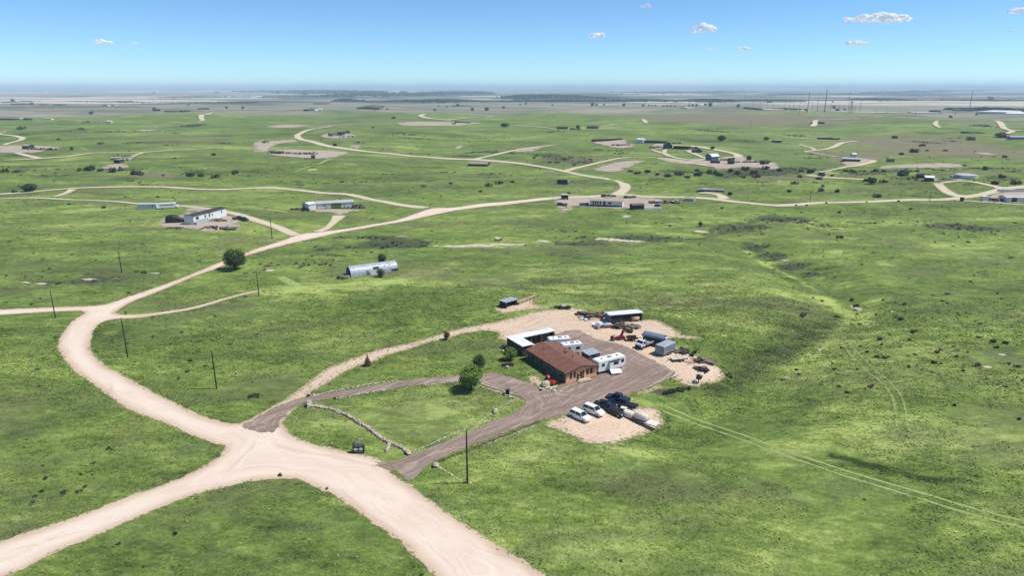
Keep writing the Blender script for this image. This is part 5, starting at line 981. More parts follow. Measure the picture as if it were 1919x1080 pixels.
LM = [(883,708,'round lawn tree'),(1050,680,'brown roofed house'),(1170,595,'pole shed'),(1245,655,'grey box trailer'),(1310,700,'sandy mound'),(1110,780,'parked white cars'),(1205,790,'tan trailer'),(950,568,'black shelter'),(672,840,'mailbox stand'),(441,485,'large roadside tree'),(700,503,'arched barn'),
 (406,700,'pole inside the lane fork'),(239,640,'pole inside the road bend'),(104,570,'pole at the side road'),(228,490,'pole above the sandy bank'),(485,535,'pole at the green track'),(876,860,'nearest pole'),(390,412,'long white home'),(620,384,'long open barn'),(810,392,'road fork'),(1135,380,'white ranch house'),(1245,384,'sandy court'),(480,740,'gravel lane mouth'),(600,880,'wide junction'),(160,720,'dark patch at left'),(420,842,'grass tip at the junction'),(100,960,'lower left road'),(300,990,'near grass wedge'),
 (1290,780,'start of the twin ruts'),(1540,870,'middle of the twin ruts'),(1670,700,'curved faint ruts'),(1600,575,'pale green hollow'),(1500,690,'lower shrub cluster'),(1650,630,'shrub thicket on the slope'),(1480,490,'brushy draw'),(1425,465,'head of the brushy draw'),(1668,495,'pale grass knoll'),(1800,425,'brown hollow at right'),(1840,480,'right pasture edge'),(1850,650,'far right hollow'),(1850,720,'right photo edge'),(1560,455,'middle of the right pasture'),(1700,450,'open right pasture'),(735,458,'purple brush patch'),(870,461,'sandy wash'),(1150,450,'dry wash'),(1310,432,'tiny sand bar'),
 (1155,313,'large bare patch'),(1345,300,'blue barn'),(1400,325,'brushy creek'),(1633,335,'roadside round tree'),(1600,303,'low grey farmhouse'),(1755,310,'long sandy bank'),(1810,330,'round grey tank'),(1742,368,'right thin pole'),(1518,368,'left thin pole'),(215,303,'eroded patch'),(57,352,'far left round tree'),(560,290,'sandy farm'),(640,250,'road loop'),(890,305,'tan roofed shed'),(1055,342,'lone black trailer'),(300,387,'white bus'),(80,278,'mauve yard'),(1720,285,'brown hillside'),(1880,370,'barn at the right edge'),(700,640,'lane conifers'),(830,680,'lawn behind the lane'),(1000,480,'open middle pasture'),(1050,420,'pasture under the ranch house')]
ORD = ['leftmost', 'second', 'third', 'fourth', 'fifth', 'sixth', 'seventh', 'eighth', 'ninth', 'tenth', 'eleventh', 'twelfth', 'thirteenth', 'fourteenth', 'fifteenth', 'sixteenth', 'seventeenth', 'eighteenth', 'nineteenth', 'twentieth']
def own_labels(items, kind):                 # items: (px, py, size, payload) -> text per item, by nearest landmark, size and order
    B = {}
    for i, q in enumerate(items):
        l = min(LM, key=lambda a: math.hypot(a[0] - q[0], (a[1] - q[1]) * 2.2)); dx, dy = q[0] - l[0], (q[1] - l[1]) * 2.2
        side = ('right of' if dx > 0 else 'left of') if abs(dx) > abs(dy) else ('below' if dy > 0 else 'above')
        B.setdefault((q[3], side, l[2]), []).append(i)
    out = [None] * len(items)
    for (sz, side, l), ii in B.items():
        ii.sort(key=lambda i: items[i][0]); n = len(ii)
        for k, i in enumerate(ii):
            w_ = '' if n == 1 else ('leftmost ' if k == 0 else ('rightmost ' if k == n - 1 else ORD[min(k, 19)] + ' '))
            tail = '' if n == 1 or k in (0, n - 1) else ' counting from the left'
            out[i] = ('%s%s %s %s the %s%s' % (w_, sz, kind, side, l, tail)).strip()
    return out
SHR.sort(key=lambda q: -q[2]); big, rest = SHR[:285], SHR[285:]
def szc(w): return 'large dark' if w > 4.2 else ('mid sized dark' if w > 2.6 else 'small dark')
GP = {'right': 'dark shrubs dotted over the right hand slope', 'upright': 'dark shrubs dotted below the straight road at right', 'mid': 'shrubs between the main road and the yard', 'left': 'shrubs in the left hand pasture', 'front': 'weeds in the near grass beside the roads', 'far': 'shrubs on the far green hills', 'centre': 'shrubs on the pasture below the white mobile home'}
def shrub_tf(px, py, wpx):
    x, y = G(px, py); return x, y, wpx / FPX * math.hypot(math.hypot(x, y), CAM_H) / 1.5 * 1.45
for (px, py, w, rg), lb in zip(big, own_labels([(q[0], q[1], q[2], szc(q[2])) for q in big], 'shrub')):
    x, y, k = shrub_tf(px, py, w); o = PROT[rng.integers(5)].copy(); COL.objects.link(o); o.location = (x, y, hz(x, y) - .03); o.rotation_euler = (0, 0, rng.uniform(0, 6)); k *= 1.35 if rg in ('right', 'upright') and w < 6 else 1; o.scale = (k, k, k * rng.uniform(.8, 1.3)); tag(o, lb, 'shrub', GP[rg])
xy = G([(q[0], q[1]) for q in rest]); VV, SS = [], []
extra = []                                    # and a thin sprinkle of the same growth too small to tell apart
for i in range(900):
    r_ = rng.uniform(150, 900); a_ = rng.uniform(R(-38), R(38)); extra.append((r_ * math.sin(a_), r_ * math.cos(a_)))
for px, py, rx, ry, a_v in WOOD:
    if a_v > .45 and py < 610:
        cx, cy, ax_, ay_ = ell(px, py, rx, ry)
        for _ in range(int(min(70, 5 + ax_ * ay_ / 7))): extra.append((cx + rng.normal(0, .5) * ax_, cy + rng.normal(0, .5) * ay_))
nw = len(extra) - 900
extra = np.array(extra); kk = ((vn(extra[:, 0] / 60, extra[:, 1] / 60, 91) > .05) | (np.arange(len(extra)) >= 900)) & (union_depth(extra[:, 0], extra[:, 1], ALLP) < -1); extra = extra[kk]
P_ = np.concatenate([xy, extra]); kx = np.concatenate([np.array([q[2] for q in rest]) / FPX * np.hypot(np.hypot(xy[:, 0], xy[:, 1]), CAM_H) / 1.5, rng.uniform(.3, .9, len(extra)) * (1 + np.hypot(extra[:, 0], extra[:, 1]) / 600)])
base = PROT[0].data; nb = len(base.vertices); bc = np.empty(nb * 3, np.float32); base.vertices.foreach_get('co', bc); bc = bc.reshape(-1, 3)[:160]; bs = np.empty(nb, np.float32); base.attributes['shade'].data.foreach_get('value', bs)
zz = H(P_[:, 0], P_[:, 1])
for (x, y), z, k in zip(P_, zz, kx):
    a_ = rng.uniform(0, 6.28); ca, sa = math.cos(a_), math.sin(a_); VV.append(np.stack([x + k * (bc[:, 0] * ca - bc[:, 1] * sa), y + k * (bc[:, 0] * sa + bc[:, 1] * ca), z - .03 + k * bc[:, 2]], 1)); SS.append(bs[:160])
VV = np.concatenate(VV); tag(mesh_obj('low_scrub', VV, np.arange(len(VV), dtype=np.int32).reshape(-1, 4), L_SAGE, None, False, {'shade': np.concatenate(SS)}), kind='stuff')

# ------------------------------------------------------------------ farther buildings and yards
WW = mt('white_siding', (.70, .70, .67), .6, 0, .08, (2, .22, .25)); OFFW = mt('pale_siding', (.52, .50, .46), .7, 0, .15, (2, .22, .3)); TANW = mt('tan_siding', (.34, .27, .20), .8, 0, .2); DKW = mt('dark_siding', (.05, .046, .045), .8, 0, .3); NAVY = mt('navy_siding', (.035, .042, .075), .7, 0, .2)
GRR = mt('pale_grey_roof', (.46, .45, .44), .7, 0, .15, (0, .6, .3)); DKR = mt('dark_shingle_roof', (.055, .048, .045), .9, 0, .25); TNR = mt('tan_roof', (.36, .31, .25), .85, 0, .2); BRR = mt('dull_brown_roof', (.13, .095, .08), .85, 0, .2); GREENB = mt('dull_green_metal', (.13, .22, .17), .6, 0, .2); BLUB = mt('steel_blue_siding', (.07, .15, .24), .6, 0, .15, (0, .4, .3))
def AB(a, b):
    p, q = G(*a), G(*b); return math.dist(p, q), math.degrees(math.atan2(q[1] - p[1], q[0] - p[0]))
def bl(name, label, cat, a, b, Dp, h, roof, rh, wall, rm, **k):
    L, dg = AB(a, b); return building(name, label, cat, a, dg, L, Dp, h, roof, rh, wall, rm, k.pop('over', .3), on=k.pop('on', 'bare'), **k)
def doubles(L, n, z=1.1, w=1.0, h=1.0): return [(x, z, w, h) for x in np.linspace(1.2, L - 1.2 - w, n)]
t = bl('mobile_home', 'long white home on a tall pale skirting at the rutted yard left of centre', 'house', (364, 422), (425, 406), 5.2, 4.0, 'gable', .5, WW, DKR, wins=[(1.6, 2.2, 1.9, 1.1), (7.6, 2.2, 1.0, 1.0), (10.6, 1.9, .8, 1.6), (12.6, 2.2, .6, .9), (19.5, 2.2, .7, 1.0)])
MB().box(.2, 8.5, -1.3, -.09, 0, 1.25).box(.2, 8.5, -1.3, -1.22, 1.25, 2.1).build('deck', mt('grey_green_skirting', (.40, .43, .40), .7, 0, .1, (2, .2, .3)), t)
t = at('tarped_machine', 'large black tarpaulined machine left of the long white home', 'machine', 325, 417, 20, on='bare')
MB().loft([[(x, -w, 0), (x, w, 0), (x, w * .85, hh * .7), (x, w * .4, hh), (x, -w * .4, hh), (x, -w * .85, hh * .7)] for x, w, hh in ((-3.2, 1.2, 2.2), (-2.4, 1.7, 3.3), (0, 1.8, 3.5), (2, 1.6, 3.0), (3.8, 1.3, 2.0), (6.5, 1.0, 1.2))]).build('tarpaulin', mt('black_tarpaulin', (.014, .014, .016), .55, 0, .35), t)
MB().box(6.5, 10, -.8, .8, .4, 1.1).build('conveyor', DARKM, t)
car('pickup_truck', 'black pickup truck at the right end of the rutted yard', 'pickup truck', 448, 412, 5, mt('black_car_paint', (.012, .016, .024), .2, .1), 'pickup', 1.1, 'bare')
car('van', 'black van beside the black pickup at the rutted yard', 'van', 457, 414, -20, mt('black_car_paint', (.012, .016, .024), .2, .1), 'suv', 1.1, 'bare')
def junk(label, px, py, wpx, dpt, n, h, seed, name='scrap_heap', mats=(RUST, DARKM, TIMB, SILV)):
    rs = np.random.default_rng(seed); x, y = G(px, py); t = thing(name, label, 'scrap heap', x, y, 0, None, 'bare'); W_ = wpx / FPX * math.hypot(math.hypot(x, y), CAM_H) / 2
    n = max(n, 12)
    for i, mm in enumerate(mats):
        b = MB()
        for q in range(n):
            cx, cy = rs.uniform(-W_, W_), rs.uniform(-dpt, dpt); lx, ly, lz = rs.uniform(.2, 1.3), rs.uniform(.15, .6), rs.uniform(.2, 1) * h; a = rs.uniform(0, 3.14); ca, sa = math.cos(a), math.sin(a)
            V = [(cx + ca * i_ * lx - sa * j_ * ly, cy + sa * i_ * lx + ca * j_ * ly, z_ + rs.uniform(-.1, .1)) for z_ in (0, lz) for i_, j_ in ((-1, -1), (1, -1), (1, 1), (-1, 1))]
            b.add(V, [(0, 3, 2, 1), (4, 5, 6, 7), (0, 1, 5, 4), (1, 2, 6, 5), (2, 3, 7, 6), (3, 0, 4, 7)])
        b.build(('boards', 'metal_scrap', 'planks', 'sheet_scrap')[i % 4], mm, t)
    return t
junk('scattered scrap along the front of the rutted yard', 410, 429, 64, 2.5, 16, .9, 1); junk('low scrap row in front of the long white home', 402, 414, 40, 2, 9, .8, 2); junk('thin dark scrap line at the left of the rutted yard', 328, 428, 26, .8, 6, .5, 3)
bl('white_trailer', 'dull white trailer with dark left end on the pasture left of the bus', 'trailer', (258, 392), (294, 391), 2.8, 2.6, 'flat', 0, WHITE_M, WHITE_M, over=.05, on='grass', wins=[('L', .4, .8, 1.8, 1.2), (7.5, 1.3, .8, .7)])
t = at('school_bus', 'long white bus parked right of the dull white trailer', 'bus', 297, 392.5, 0, on='grass')
Lb, db = AB((297, 392.5), (335, 390)); t.rotation_euler.z = R(db)
MB().ext([(0, .5), (Lb - 1.6, .5), (Lb - 1.6, .5), (Lb, .5), (Lb, 1.4), (Lb - 1.2, 1.6), (Lb - 1.3, 2.8), (Lb - 1.6, 3.0), (.2, 3.0), (0, 2.8)], 0, 2.5, 'y').build('body', WHITE_P, t, bevel=.06)
MB().box(Lb - 1.21, Lb - 1.17, .3, 2.2, 1.7, 2.6).box(.8, Lb - 2.2, -.02, -.004, 1.9, 2.3).build('windows', glassmat(), t)
for x_ in (1.8, Lb - 1.4):
    for yy in (.15, 2.35): wheel(t, x_, yy, .48, .3)
t = bl('small_shed', 'white shed with slate grey gable at the left of the long open barn', 'shed', (567, 392), (579, 394.5), 4.2, 3.2, 'gabley', .6, WW, WHITE_M, wins=[(.4, .9, 2.4, 1.7)])
t = bl('open_barn', 'long pale roofed barn with dark open bays by the road left of centre', 'barn', (594, 392), (663, 390), 5, 2.7, 'flat', 0, WW, GRR, lowback=-.5, opens=[(7.2, 12.6, 2.4)], posts=5, wins=[(3.2, 1.4, .8, .6)])
junk('rusty upright scrap at the right end of the long open barn', 668, 390, 28, 1.6, 12, 1.7, 4); junk('dark scrap left of the white shed', 557, 393, 16, 1.2, 6, .8, 5)
car('pickup_truck', 'dark pickup in front of the slate gabled shed', 'pickup truck', 573, 396, 0, DARKM, 'pickup', .8, 'bare')
# arched barn
L, dg = AB((658, 520), (746, 508)); x, y = G(658, 520); t = thing('quonset_barn', 'silver arched metal barn with dark open left end', 'barn', x, y, R(dg), on='grass')
n = 14; Dq = 5.4; hq = 3.2; pr = [(Dq / 2 - Dq / 2 * math.cos(math.pi * i / n), hq * math.sin(math.pi * i / n)**.8) for i in range(n + 1)]; pi_ = [(Dq / 2 + (p[0] - Dq / 2) * .95, p[1] * .95) for p in pr]
MB().ext(pr + pi_[::-1], 0, L, 'x').build('arched_roof', mt('silver_corrugated_sheet', (.44, .475, .51), .5, .15, .2, (0, .6, .4)), t)
MB().ext(pi_, 1.2, 1.3, 'x').build('end_wall', DKW, t); MB().ext(pi_, L - .1, L - .02, 'x').build('end_wall', WHITE_M, t)
def on_arch(u, k=1.012):                    # a point on the front of the arch, u = 0 at the ground
    return Dq / 2 - Dq / 2 * math.cos(math.pi * u) * k, hq * math.sin(math.pi * u)**.8 * k
for a, b, u0, u1, nm in ((8.2, 10.3, .13, .24, 'dark_panel'), (10.0, 11.4, .01, .1, 'opening'), (5.6, 6.6, .01, .12, 'opening'), (14.6, 17.2, .01, .07, 'opening'), (12.1, 12.6, .2, .24, 'vent'), (14.2, 14.7, .26, .29, 'vent')):
    p, q = on_arch(u0), on_arch(u1); MB().add([(a, *p), (b, *p), (b - .3, *q), (a - .3, *q)], [(0, 1, 2, 3)]).build(nm, DKW, t)
for a, b in ((6.8, 9.2), (9.6, 10.5)): MB().box(a, b, -.9, -.82, 0, 1.5).build('leaning_sheet', WHITE_M, t)
junk('dark scrap at the open left end of the silver arched barn', 645, 521, 14, 1, 6, .7, 6)
# white mobile home by the road
L, dg = AB((1105, 386.5), (1166, 388.5)); t = bl('mobile_home', 'white ranch house with long dark windows by the road at centre right', 'house', (1105, 386.5), (1166, 388.5), 7, 3.1, 'gable', .55, WW, TNR, wins=[(1.6, 1.2, .7, 1.6), (2.9, 1.2, .7, 1.6), (4.2, 1.2, .7, 1.6), (5.5, 1.2, .7, 1.6), (10.2, 1.5, 1.6, 1.1)], over=.5)
MB().box(0, L, -.12, -.08, 0, .85).box(7.5, 8.6, -.1, -.08, .86, 2.9).build('skirting', NAVY, t)
bl('garden_shed', 'brown roofed hut with dark left end right of the white ranch house', 'shed', (1186, 394), (1207, 393), 4, 2.4, 'gable', .6, DKW, BRR); bl('long_fence', 'long low white fence right of the brown roofed hut', 'fence', (1208, 393.5), (1240, 392), .4, 1.0, 'flat', 0, WW, WW, over=.02)
bl('car_port', 'small pale roofed carport left of the white ranch house', 'carport', (1053, 374.5), (1065, 374.5), 4, 2.6, 'flat', 0, DKW, GRR, opens=[(.4, 3, 2.2)]); bl('blue_trailer', 'low blue grey trailer at the left corner of the white ranch house', 'trailer', (1088, 386), (1103, 386), 2.2, 1.5, 'flat', 0, BLUB, GRR, over=.05)
car('sedan_car', 'dark car left of a tan car in the sandy court left of the ranch house', 'car', 1051, 386, 10, DARKM, 'suv', 1, 'bare'); car('sedan_car', 'dull tan car in the sandy court left of the ranch house', 'car', 1060, 386, 80, mt('dull_tan_paint', (.16, .15, .12), .5), 'sedan', 1, 'bare')
junk('dark clutter behind the white ranch house by the road fork', 1141, 369, 24, 1.5, 8, 1.5, 7); junk('dark clutter right of the road fork', 1180, 371, 20, 1.2, 8, 1.2, 8); junk('dark clutter at the right end of the sandy court', 1255, 381, 34, 2, 12, 1.5, 9); junk('row of wreckage near the long low fence', 1226, 381, 16, 1.5, 6, 1.2, 10)
car('pickup_truck', 'white pickup at the right end of the sandy court', 'pickup truck', 1268, 381, 160, WCAR, 'pickup', .9, 'bare'); car('sedan_car', 'dark car beside the long low fence', 'car', 1233, 389, 0, DARKM, 'suv', .9, 'bare')
bl('turf_roof_shed', 'low wide shed with rounded tan roof below the far road fork', 'shed', (878, 311), (913, 312), 9, 1.4, 'arch', 1.8, DKW, mt('earthy_roof', (.34, .29, .22), .95, 0, .3), over=.6)
bl('bus_trailer', 'lone black trailer with white right end above the road junction', 'trailer', (1044, 345), (1063, 346), 2.8, 2.9, 'flat', 0, DKW, mt('black_roof', (.03, .03, .035)), over=.05, on='grass'); bl('trailer_cab', 'white cab at the right end of the lone black trailer', 'cab', (1063.6, 346), (1067, 346), 2.4, 2.4, 'flat', 0, WW, WHITE_M, over=.02, on='grass')
bl('long_stable', 'long black fronted stable on the far pale patch right of centre', 'stable', (1114, 266), (1168, 262), 7, 2.4, 'flat', 0, DKW, DKR); junk('row of dark vehicles and scrap below the long stable', 1163, 273, 34, 3, 12, 1.8, 11)
bl('white_barn', 'white barn at the left end of the far dark stable row', 'barn', (1192, 268), (1205, 268.5), 8, 4, 'gable', 1.2, WW, WHITE_M); bl('long_stable', 'long black stable right of the white barn', 'stable', (1206, 268), (1247, 269), 6, 2.6, 'flat', 0, DKW, DKR)
bl('small_house', 'navy house with dark roof at the head of the oval drive', 'house', (1246, 279), (1260, 278), 8, 3.4, 'gabley', 2.2, NAVY, mt('navy_roof', (.03, .032, .05))); t = bl('open_barn', 'long tan roofed barn with black open front right of the navy house', 'barn', (1262, 279), (1290, 280), 9, 3.0, 'flat', 0, DKW, TNR, opens=[(1, 14, 2.8)])
junk('dark clutter left of the navy house', 1228, 277, 20, 3, 8, 1.6, 12); junk('dark clutter right of the far stable', 1262, 269, 26, 3, 12, 1.8, 13); junk('dark clutter beyond the open barn', 1298, 278, 22, 3, 8, 1.6, 14)
bl('black_shed', 'black peaked shed inside the oval drive', 'shed', (1303, 287), (1315, 286), 6, 2.2, 'gabley', 1.6, DKW, DKR); car('sedan_car', 'white car beside the black peaked shed', 'car', 1320, 284, 0, WCAR, 'suv', 1.2, 'bare')
bl('blue_barn', 'steel blue barn under a white rounded roof right of the oval drive', 'barn', (1333, 302), (1346, 302), 8, 3.6, 'arch', 2.4, BLUB, WHITE_M, over=.4); bl('black_lean_to', 'black low shelter in front of the blue barn', 'shed', (1331, 306), (1349, 306.5), 3, 1.9, 'flat', 0, DKW, DKR)
bl('black_container', 'black container right of the blue barn', 'container', (1363, 308), (1376, 308), 2.5, 2.4, 'flat', 0, DKW, DKW, over=.02); bl('dark_hut', 'small dark hut above the black container', 'hut', (1369, 303), (1377, 302), 3, 2.2, 'gable', .7, DKW, DKR)
junk('brown scrap between the blue barn and the dark hut', 1358, 301, 14, 2, 6, 1.4, 15); junk('rusty scrap line on the sandy bank right of the blue barn', 1392, 305, 36, 2, 12, 1.4, 16); bl('small_shed', 'black peaked hut at the sandy bank edge', 'hut', (1401, 301), (1408, 301), 4, 2.8, 'gabley', 1.4, DKW, DKR)
junk('silver and dark wrecks at the right end of the sandy bank', 1427, 305, 26, 3, 8, 1.8, 17, mats=(SILV, DARKM, SILV, DARKM)); bl('small_shed', 'dark hut at the right end of the sandy bank', 'hut', (1432, 309), (1441, 308), 4, 2.4, 'gable', .9, DKW, DKR)
bl('long_shed', 'long grey roofed shed at the left of the far right pale road', 'shed', (1446, 266), (1462, 268), 6, 2.3, 'flat', 0, DKW, GRR, on='grass'); bl('long_shed', 'very long black fronted shed on the far right pale road', 'shed', (1533, 261), (1560, 262), 6, 2.4, 'flat', 0, DKW, TNR, on='grass'); bl('long_shed', 'short black fronted shed right of the very long one', 'shed', (1562, 262), (1573, 262), 6, 2.2, 'flat', 0, DKW, TNR, on='grass')
bl('dark_hut', 'small dark flat hut on the green rise at far right', 'hut', (1533, 232), (1545, 232), 6, 3.2, 'flat', 0, DKW, BRR, on='grass'); bl('white_dome', 'small white dome topped tank house above the grey roofed farm', 'tank', (1597, 294), (1605, 294), 5, 2, 'arch', 1.6, WW, WHITE_M, on='grass')
bl('ranch_house', 'low grey roofed farmhouse with dark front at the right', 'house', (1578, 303), (1612, 303.5), 8, 2.4, 'gable', .8, DKW, GRR, wins=[(6, 1, 2, 1)]); bl('green_container', 'pale green box container alone on the slope at right', 'container', (1663, 303.5), (1676, 303.5), 2.6, 2.6, 'flat', 0, GREENB, GREENB, over=.03, on='grass')
bl('dark_shed', 'long dark shed left of the white roofed house at right', 'shed', (1716, 334), (1740, 333), 5, 2.4, 'gable', .8, DKW, DKR, on='grass'); bl('small_house', 'white roofed house with dark wall above the curved drive', 'house', (1733, 340), (1750, 340), 7, 2.4, 'gable', 1.0, DKW, WHITE_M)
t = at('water_tank', 'wide round grey tank at the curved drive', 'tank', 1812, 333, 0, on='bare'); MB().cyl((0, 0, 0), (0, 0, 1.8), 6.2, n=28).build('tank_wall', WHITE_M, t); MB().cyl((0, 0, 1.803), (0, 0, 2.3), 6.3, .6, 28).build('tank_roof', GRR, t)
junk('blue grey scrap left of the wide round tank', 1795, 334, 22, 3, 12, 1.8, 18, mats=(BLUB, SILV, DARKM, WHITE_M))
bl('big_barn', 'pale roofed barn cut by the right photo edge', 'barn', (1885, 379), (1950, 379), 7, 2.4, 'gable', .8, WW, GRR, doors=[(3, 3, 2.6, DKW), (10, 3, 2.6, DKW)]); bl('box_truck_body', 'white box truck left of the barn at the right edge', 'truck', (1842, 377), (1853, 377), 2.6, 2.4, 'flat', 0, WW, WHITE_M, over=.02)
junk('dark wrecks between the box truck and the right edge barn', 1868, 377, 26, 2.5, 12, 1.6, 19); bl('long_fence', 'long white board fence behind the barn at the right edge', 'fence', (1868, 360), (1960, 361), .3, 1.4, 'flat', 0, WW, WW, over=.02)
bl('slat_shed', 'grey flat structure on the pale pad below the far cluster', 'shed', (1308, 360), (1357, 360), 5, 1.3, 'flat', 0, DKW, mt('weathered_slate', (.24, .26, .27), .8, 0, .4)); bl('black_container', 'black bin beside the straight road at right', 'bin', (1801, 377), (1806, 377), 1.6, 1.9, 'flat', 0, DKW, DKW, over=.02, on='grass')
for q in ((1548,380.5),(1492,384.5),(1624,378.5),(1512,385),(1684,377)): boulder(q[0], q[1] + 1, .8, {1548: 'widest dark bush like boulder on the straight road', 1492: 'dark lump left end of the straight road', 1624: 'dark lump in the middle of the straight road', 1512: 'dark lump beside the left pole on the straight road', 1684: 'dark lump near the right pole on the straight road'}[q[0]], DARKM)
bl('tan_hut', 'low pale hut beside the straight road right of the sandy court', 'hut', (1283, 377), (1300, 377.5), 4, 1.6, 'gable', .6, OFFW, TNR, on='grass')
# far left farms
bl('open_barn', 'black fronted barn in the mauve yard at far left', 'barn', (42, 280), (53, 280), 7, 3.2, 'gable', 1.2, DKW, TNR); junk('dark machinery row in the mauve yard at far left', 80, 281, 42, 3, 14, 1.8, 20); bl('ruined_shed', 'dark open shed on the eroded patch left', 'shed', (214, 306), (224, 306), 6, 2.6, 'flat', 0, DKW, TNR, opens=[(.6, 4.6, 2.3)])
bl('pink_shed', 'pinkish walled shed behind the dark open shed on the eroded patch', 'shed', (208, 302), (226, 301), 5, 2.4, 'gable', .8, TANW, TNR); junk('pale clutter right of the pink walled shed', 238, 300, 14, 3, 8, 1.6, 21, mats=(WHITE_M, SILV, TANP, DARKM))
bl('farmhouse', 'low dark farmhouse at the left edge of the far ridge', 'house', (0, 225), (28, 225), 10, 3, 'gable', 1, DKW, BRR, on='grass'); bl('white_shed', 'small white shed right of the low dark farmhouse', 'shed', (36, 225), (42, 225), 7, 3.5, 'gable', 1, WW, WHITE_M, on='grass'); bl('dark_hut', 'dark hut right of the small white shed', 'hut', (43, 225), (53, 225), 7, 2.8, 'gable', 1, DKW, DKR, on='grass')
bl('white_trailer', 'long thin white trailer alone on the far left green', 'trailer', (80, 224), (96, 224), 5, 2.5, 'flat', 0, WW, WHITE_M, over=.05, on='grass')
junk('dark ruin heap on the far left hillside', 163, 230, 12, 5, 6, 2.5, 22); junk('grey rubble row on the far left hillside', 190, 230, 38, 4, 10, 2.4, 23, mats=(TANP, SILV, TANW, DARKM)); bl('white_hut', 'white hut at the right end of the grey rubble row', 'hut', (200, 230.5), (208, 230.5), 6, 3, 'gable', 1, OFFW, WHITE_M, on='grass')
for a, b, h, w, r_, lb, nm in (((20,196),(45,196),9,NAVY,NAVY,'long navy warehouse on the far left plain','warehouse'),((73,197),(84,197),8,DKW,DKR,'dark hall right of the navy warehouse','hall'),((99,197),(117,197),8,NAVY,DKR,'blue black hall on the far left plain','hall'),((192,199),(201,199),10,WW,DKR,'white house with dark roof on the far left plain','house'),((203,198),(214,198),7,WW,BRR,'low white hall beside the far white house','hall'),
        ((286,208),(300,208),8,DKW,DKR,'dark house left of the pink farmhouse','house'),((308,210),(333,210),9,TANW,BRR,'pinkish farmhouse at the head of the short pale road','house'),((350,198),(357,198),10,WW,DKR,'white house on the plain above the short pale road','house'),((343,210),(357,209),6,DKW,DKR,'dark low shed at the top of the short pale road','shed'),((375,205),(393,205),6,DKW,DKR,'thin dark shed on the plain beyond the short pale road','shed'),
        ((569,208),(578,208),8,DKW,DKR,'dark house on the ridge above the road loop','house'),((579,207),(590,208),9,WW,BRR,'white and brown house on the ridge above the road loop','house'),((597,207),(604,207),8,WW,WHITE_M,'small white shed on the ridge above the road loop','shed'),((710,206),(720,206),14,BRR,BRR,'boxy brown tower house on the plain left of centre','house'),((587,195),(613,195),6,DKW,DKR,'long flat dark shed far out on the plain','shed'),((791,193),(797,193),9,GREENB,DKR,'small green hall far out on the plain','hall'),
        ((847,199),(862,199),8,DKW,DKR,'dark farm buildings on the plain at centre','barn'),((1278,201),(1285,201),9,WW,BRR,'pale house between the tree rows on the plain','house'),((1288,204),(1302,204),8,OFFW,WHITE_M,'pale flat hall below the tree rows','hall'),((1303,199),(1308,199),12,OFFW,GRR,'white gable between the dark trees on the plain','house'),((1756,212),(1763,212),12,DKW,DKR,'square dark hut on the bare plain at right','hut'),((1790,208),(1806,208),11,GREENB,GREYL,'long green grey hall at the far right plain','hall'),((1808,208),(1824,208),11,NAVY,GREYL,'blue hall behind the lone tall pole','hall'),
        ((1833,213),(1845,213),13,NAVY,WHITE_M,'slate hall with white roof at far right','hall'),((1850,212),(1862,211),10,GREENB,GREYL,'pale green hall at far right','hall'),((1862,212),(1886,214),10,WW,WHITE_M,'bright white greenhouse at far right','greenhouse'),((1886,213),(1913,213),9,WW,WHITE_M,'long low white greenhouse at the far right edge','greenhouse'),((1437,192),(1443,192),12,DKW,DKR,'small dark block in the switchyard','hut'),((1700,211),(1714,213),6,OFFW,GRR,'low tan building right of the switchyard','hall'),((1568,208),(1573,208),10,DKW,DKR,'dark cube hut in the switchyard','hut'),
        ((426,181),(432,181),14,WW,WHITE_M,'first white town block far away on the plain','building'),((434,181),(440,181),16,WW,WHITE_M,'second white town block far away on the plain','building'),((442,182),(449,182),12,OFFW,WHITE_M,'third pale town block far away on the plain','building'),((455,181),(462,181),15,WW,WHITE_M,'fourth white town block far away on the plain','building'),((470,183),(480,183),12,WW,WHITE_M,'fifth white town block far away on the plain','building'),((285,175),(293,175),40,WW,WHITE_M,'tall white block far away in the blue haze','building'),((293,176),(320,176),18,WW,WHITE_M,'long white factory far away in the blue haze','factory'),((83,173),(90,173),26,WW,WHITE_M,'tiny white block farthest left in the blue haze','building'),((480,182),(492,181),18,WW,WHITE_M,'wide white shed right of the town blocks','building')):
    Lx, _ = AB(a, b); bl(nm, lb, nm, a, b, min(Lx * .7, 60), h * .42, 'gable' if nm in ('house', 'shed', 'barn', 'hut') else 'flat', h * .18, w, r_, on='grass', over=.4)
junk('dark machinery and sheds inside the road loop', 632, 254, 26, 5, 14, 2.4, 24); bl('loop_barn', 'dark barn inside the road loop', 'barn', (632, 254), (642, 254), 7, 3, 'gable', 1, DKW, DKR); bl('loop_shed', 'greenish shed at the left of the road loop yard', 'shed', (615, 255), (623, 256), 7, 3.4, 'flat', 0, GREENB, GREENB); junk('pale scrap in front of the road loop yard', 650, 257, 30, 4, 10, 1.8, 25, mats=(WHITE_M, TANP, SILV, DARKM)); junk('upright dark scrap at the top of the road loop yard', 649, 250, 9, 3, 6, 3, 26)
junk('heap of dark wrecks at the left of the sandy farm', 516, 288, 24, 4, 14, 2.2, 27); junk('long row of dark wrecks along the sandy farm', 560, 289, 60, 4, 22, 1.8, 28); bl('black_container', 'black container below the sandy farm', 'container', (585, 297), (591, 297), 3, 2.4, 'flat', 0, DKW, DKW, over=.02); bl('black_container', 'dark container on the pale road above the sandy farm', 'container', (624, 274), (630, 274), 3, 2.4, 'flat', 0, DKW, DKW, over=.02)
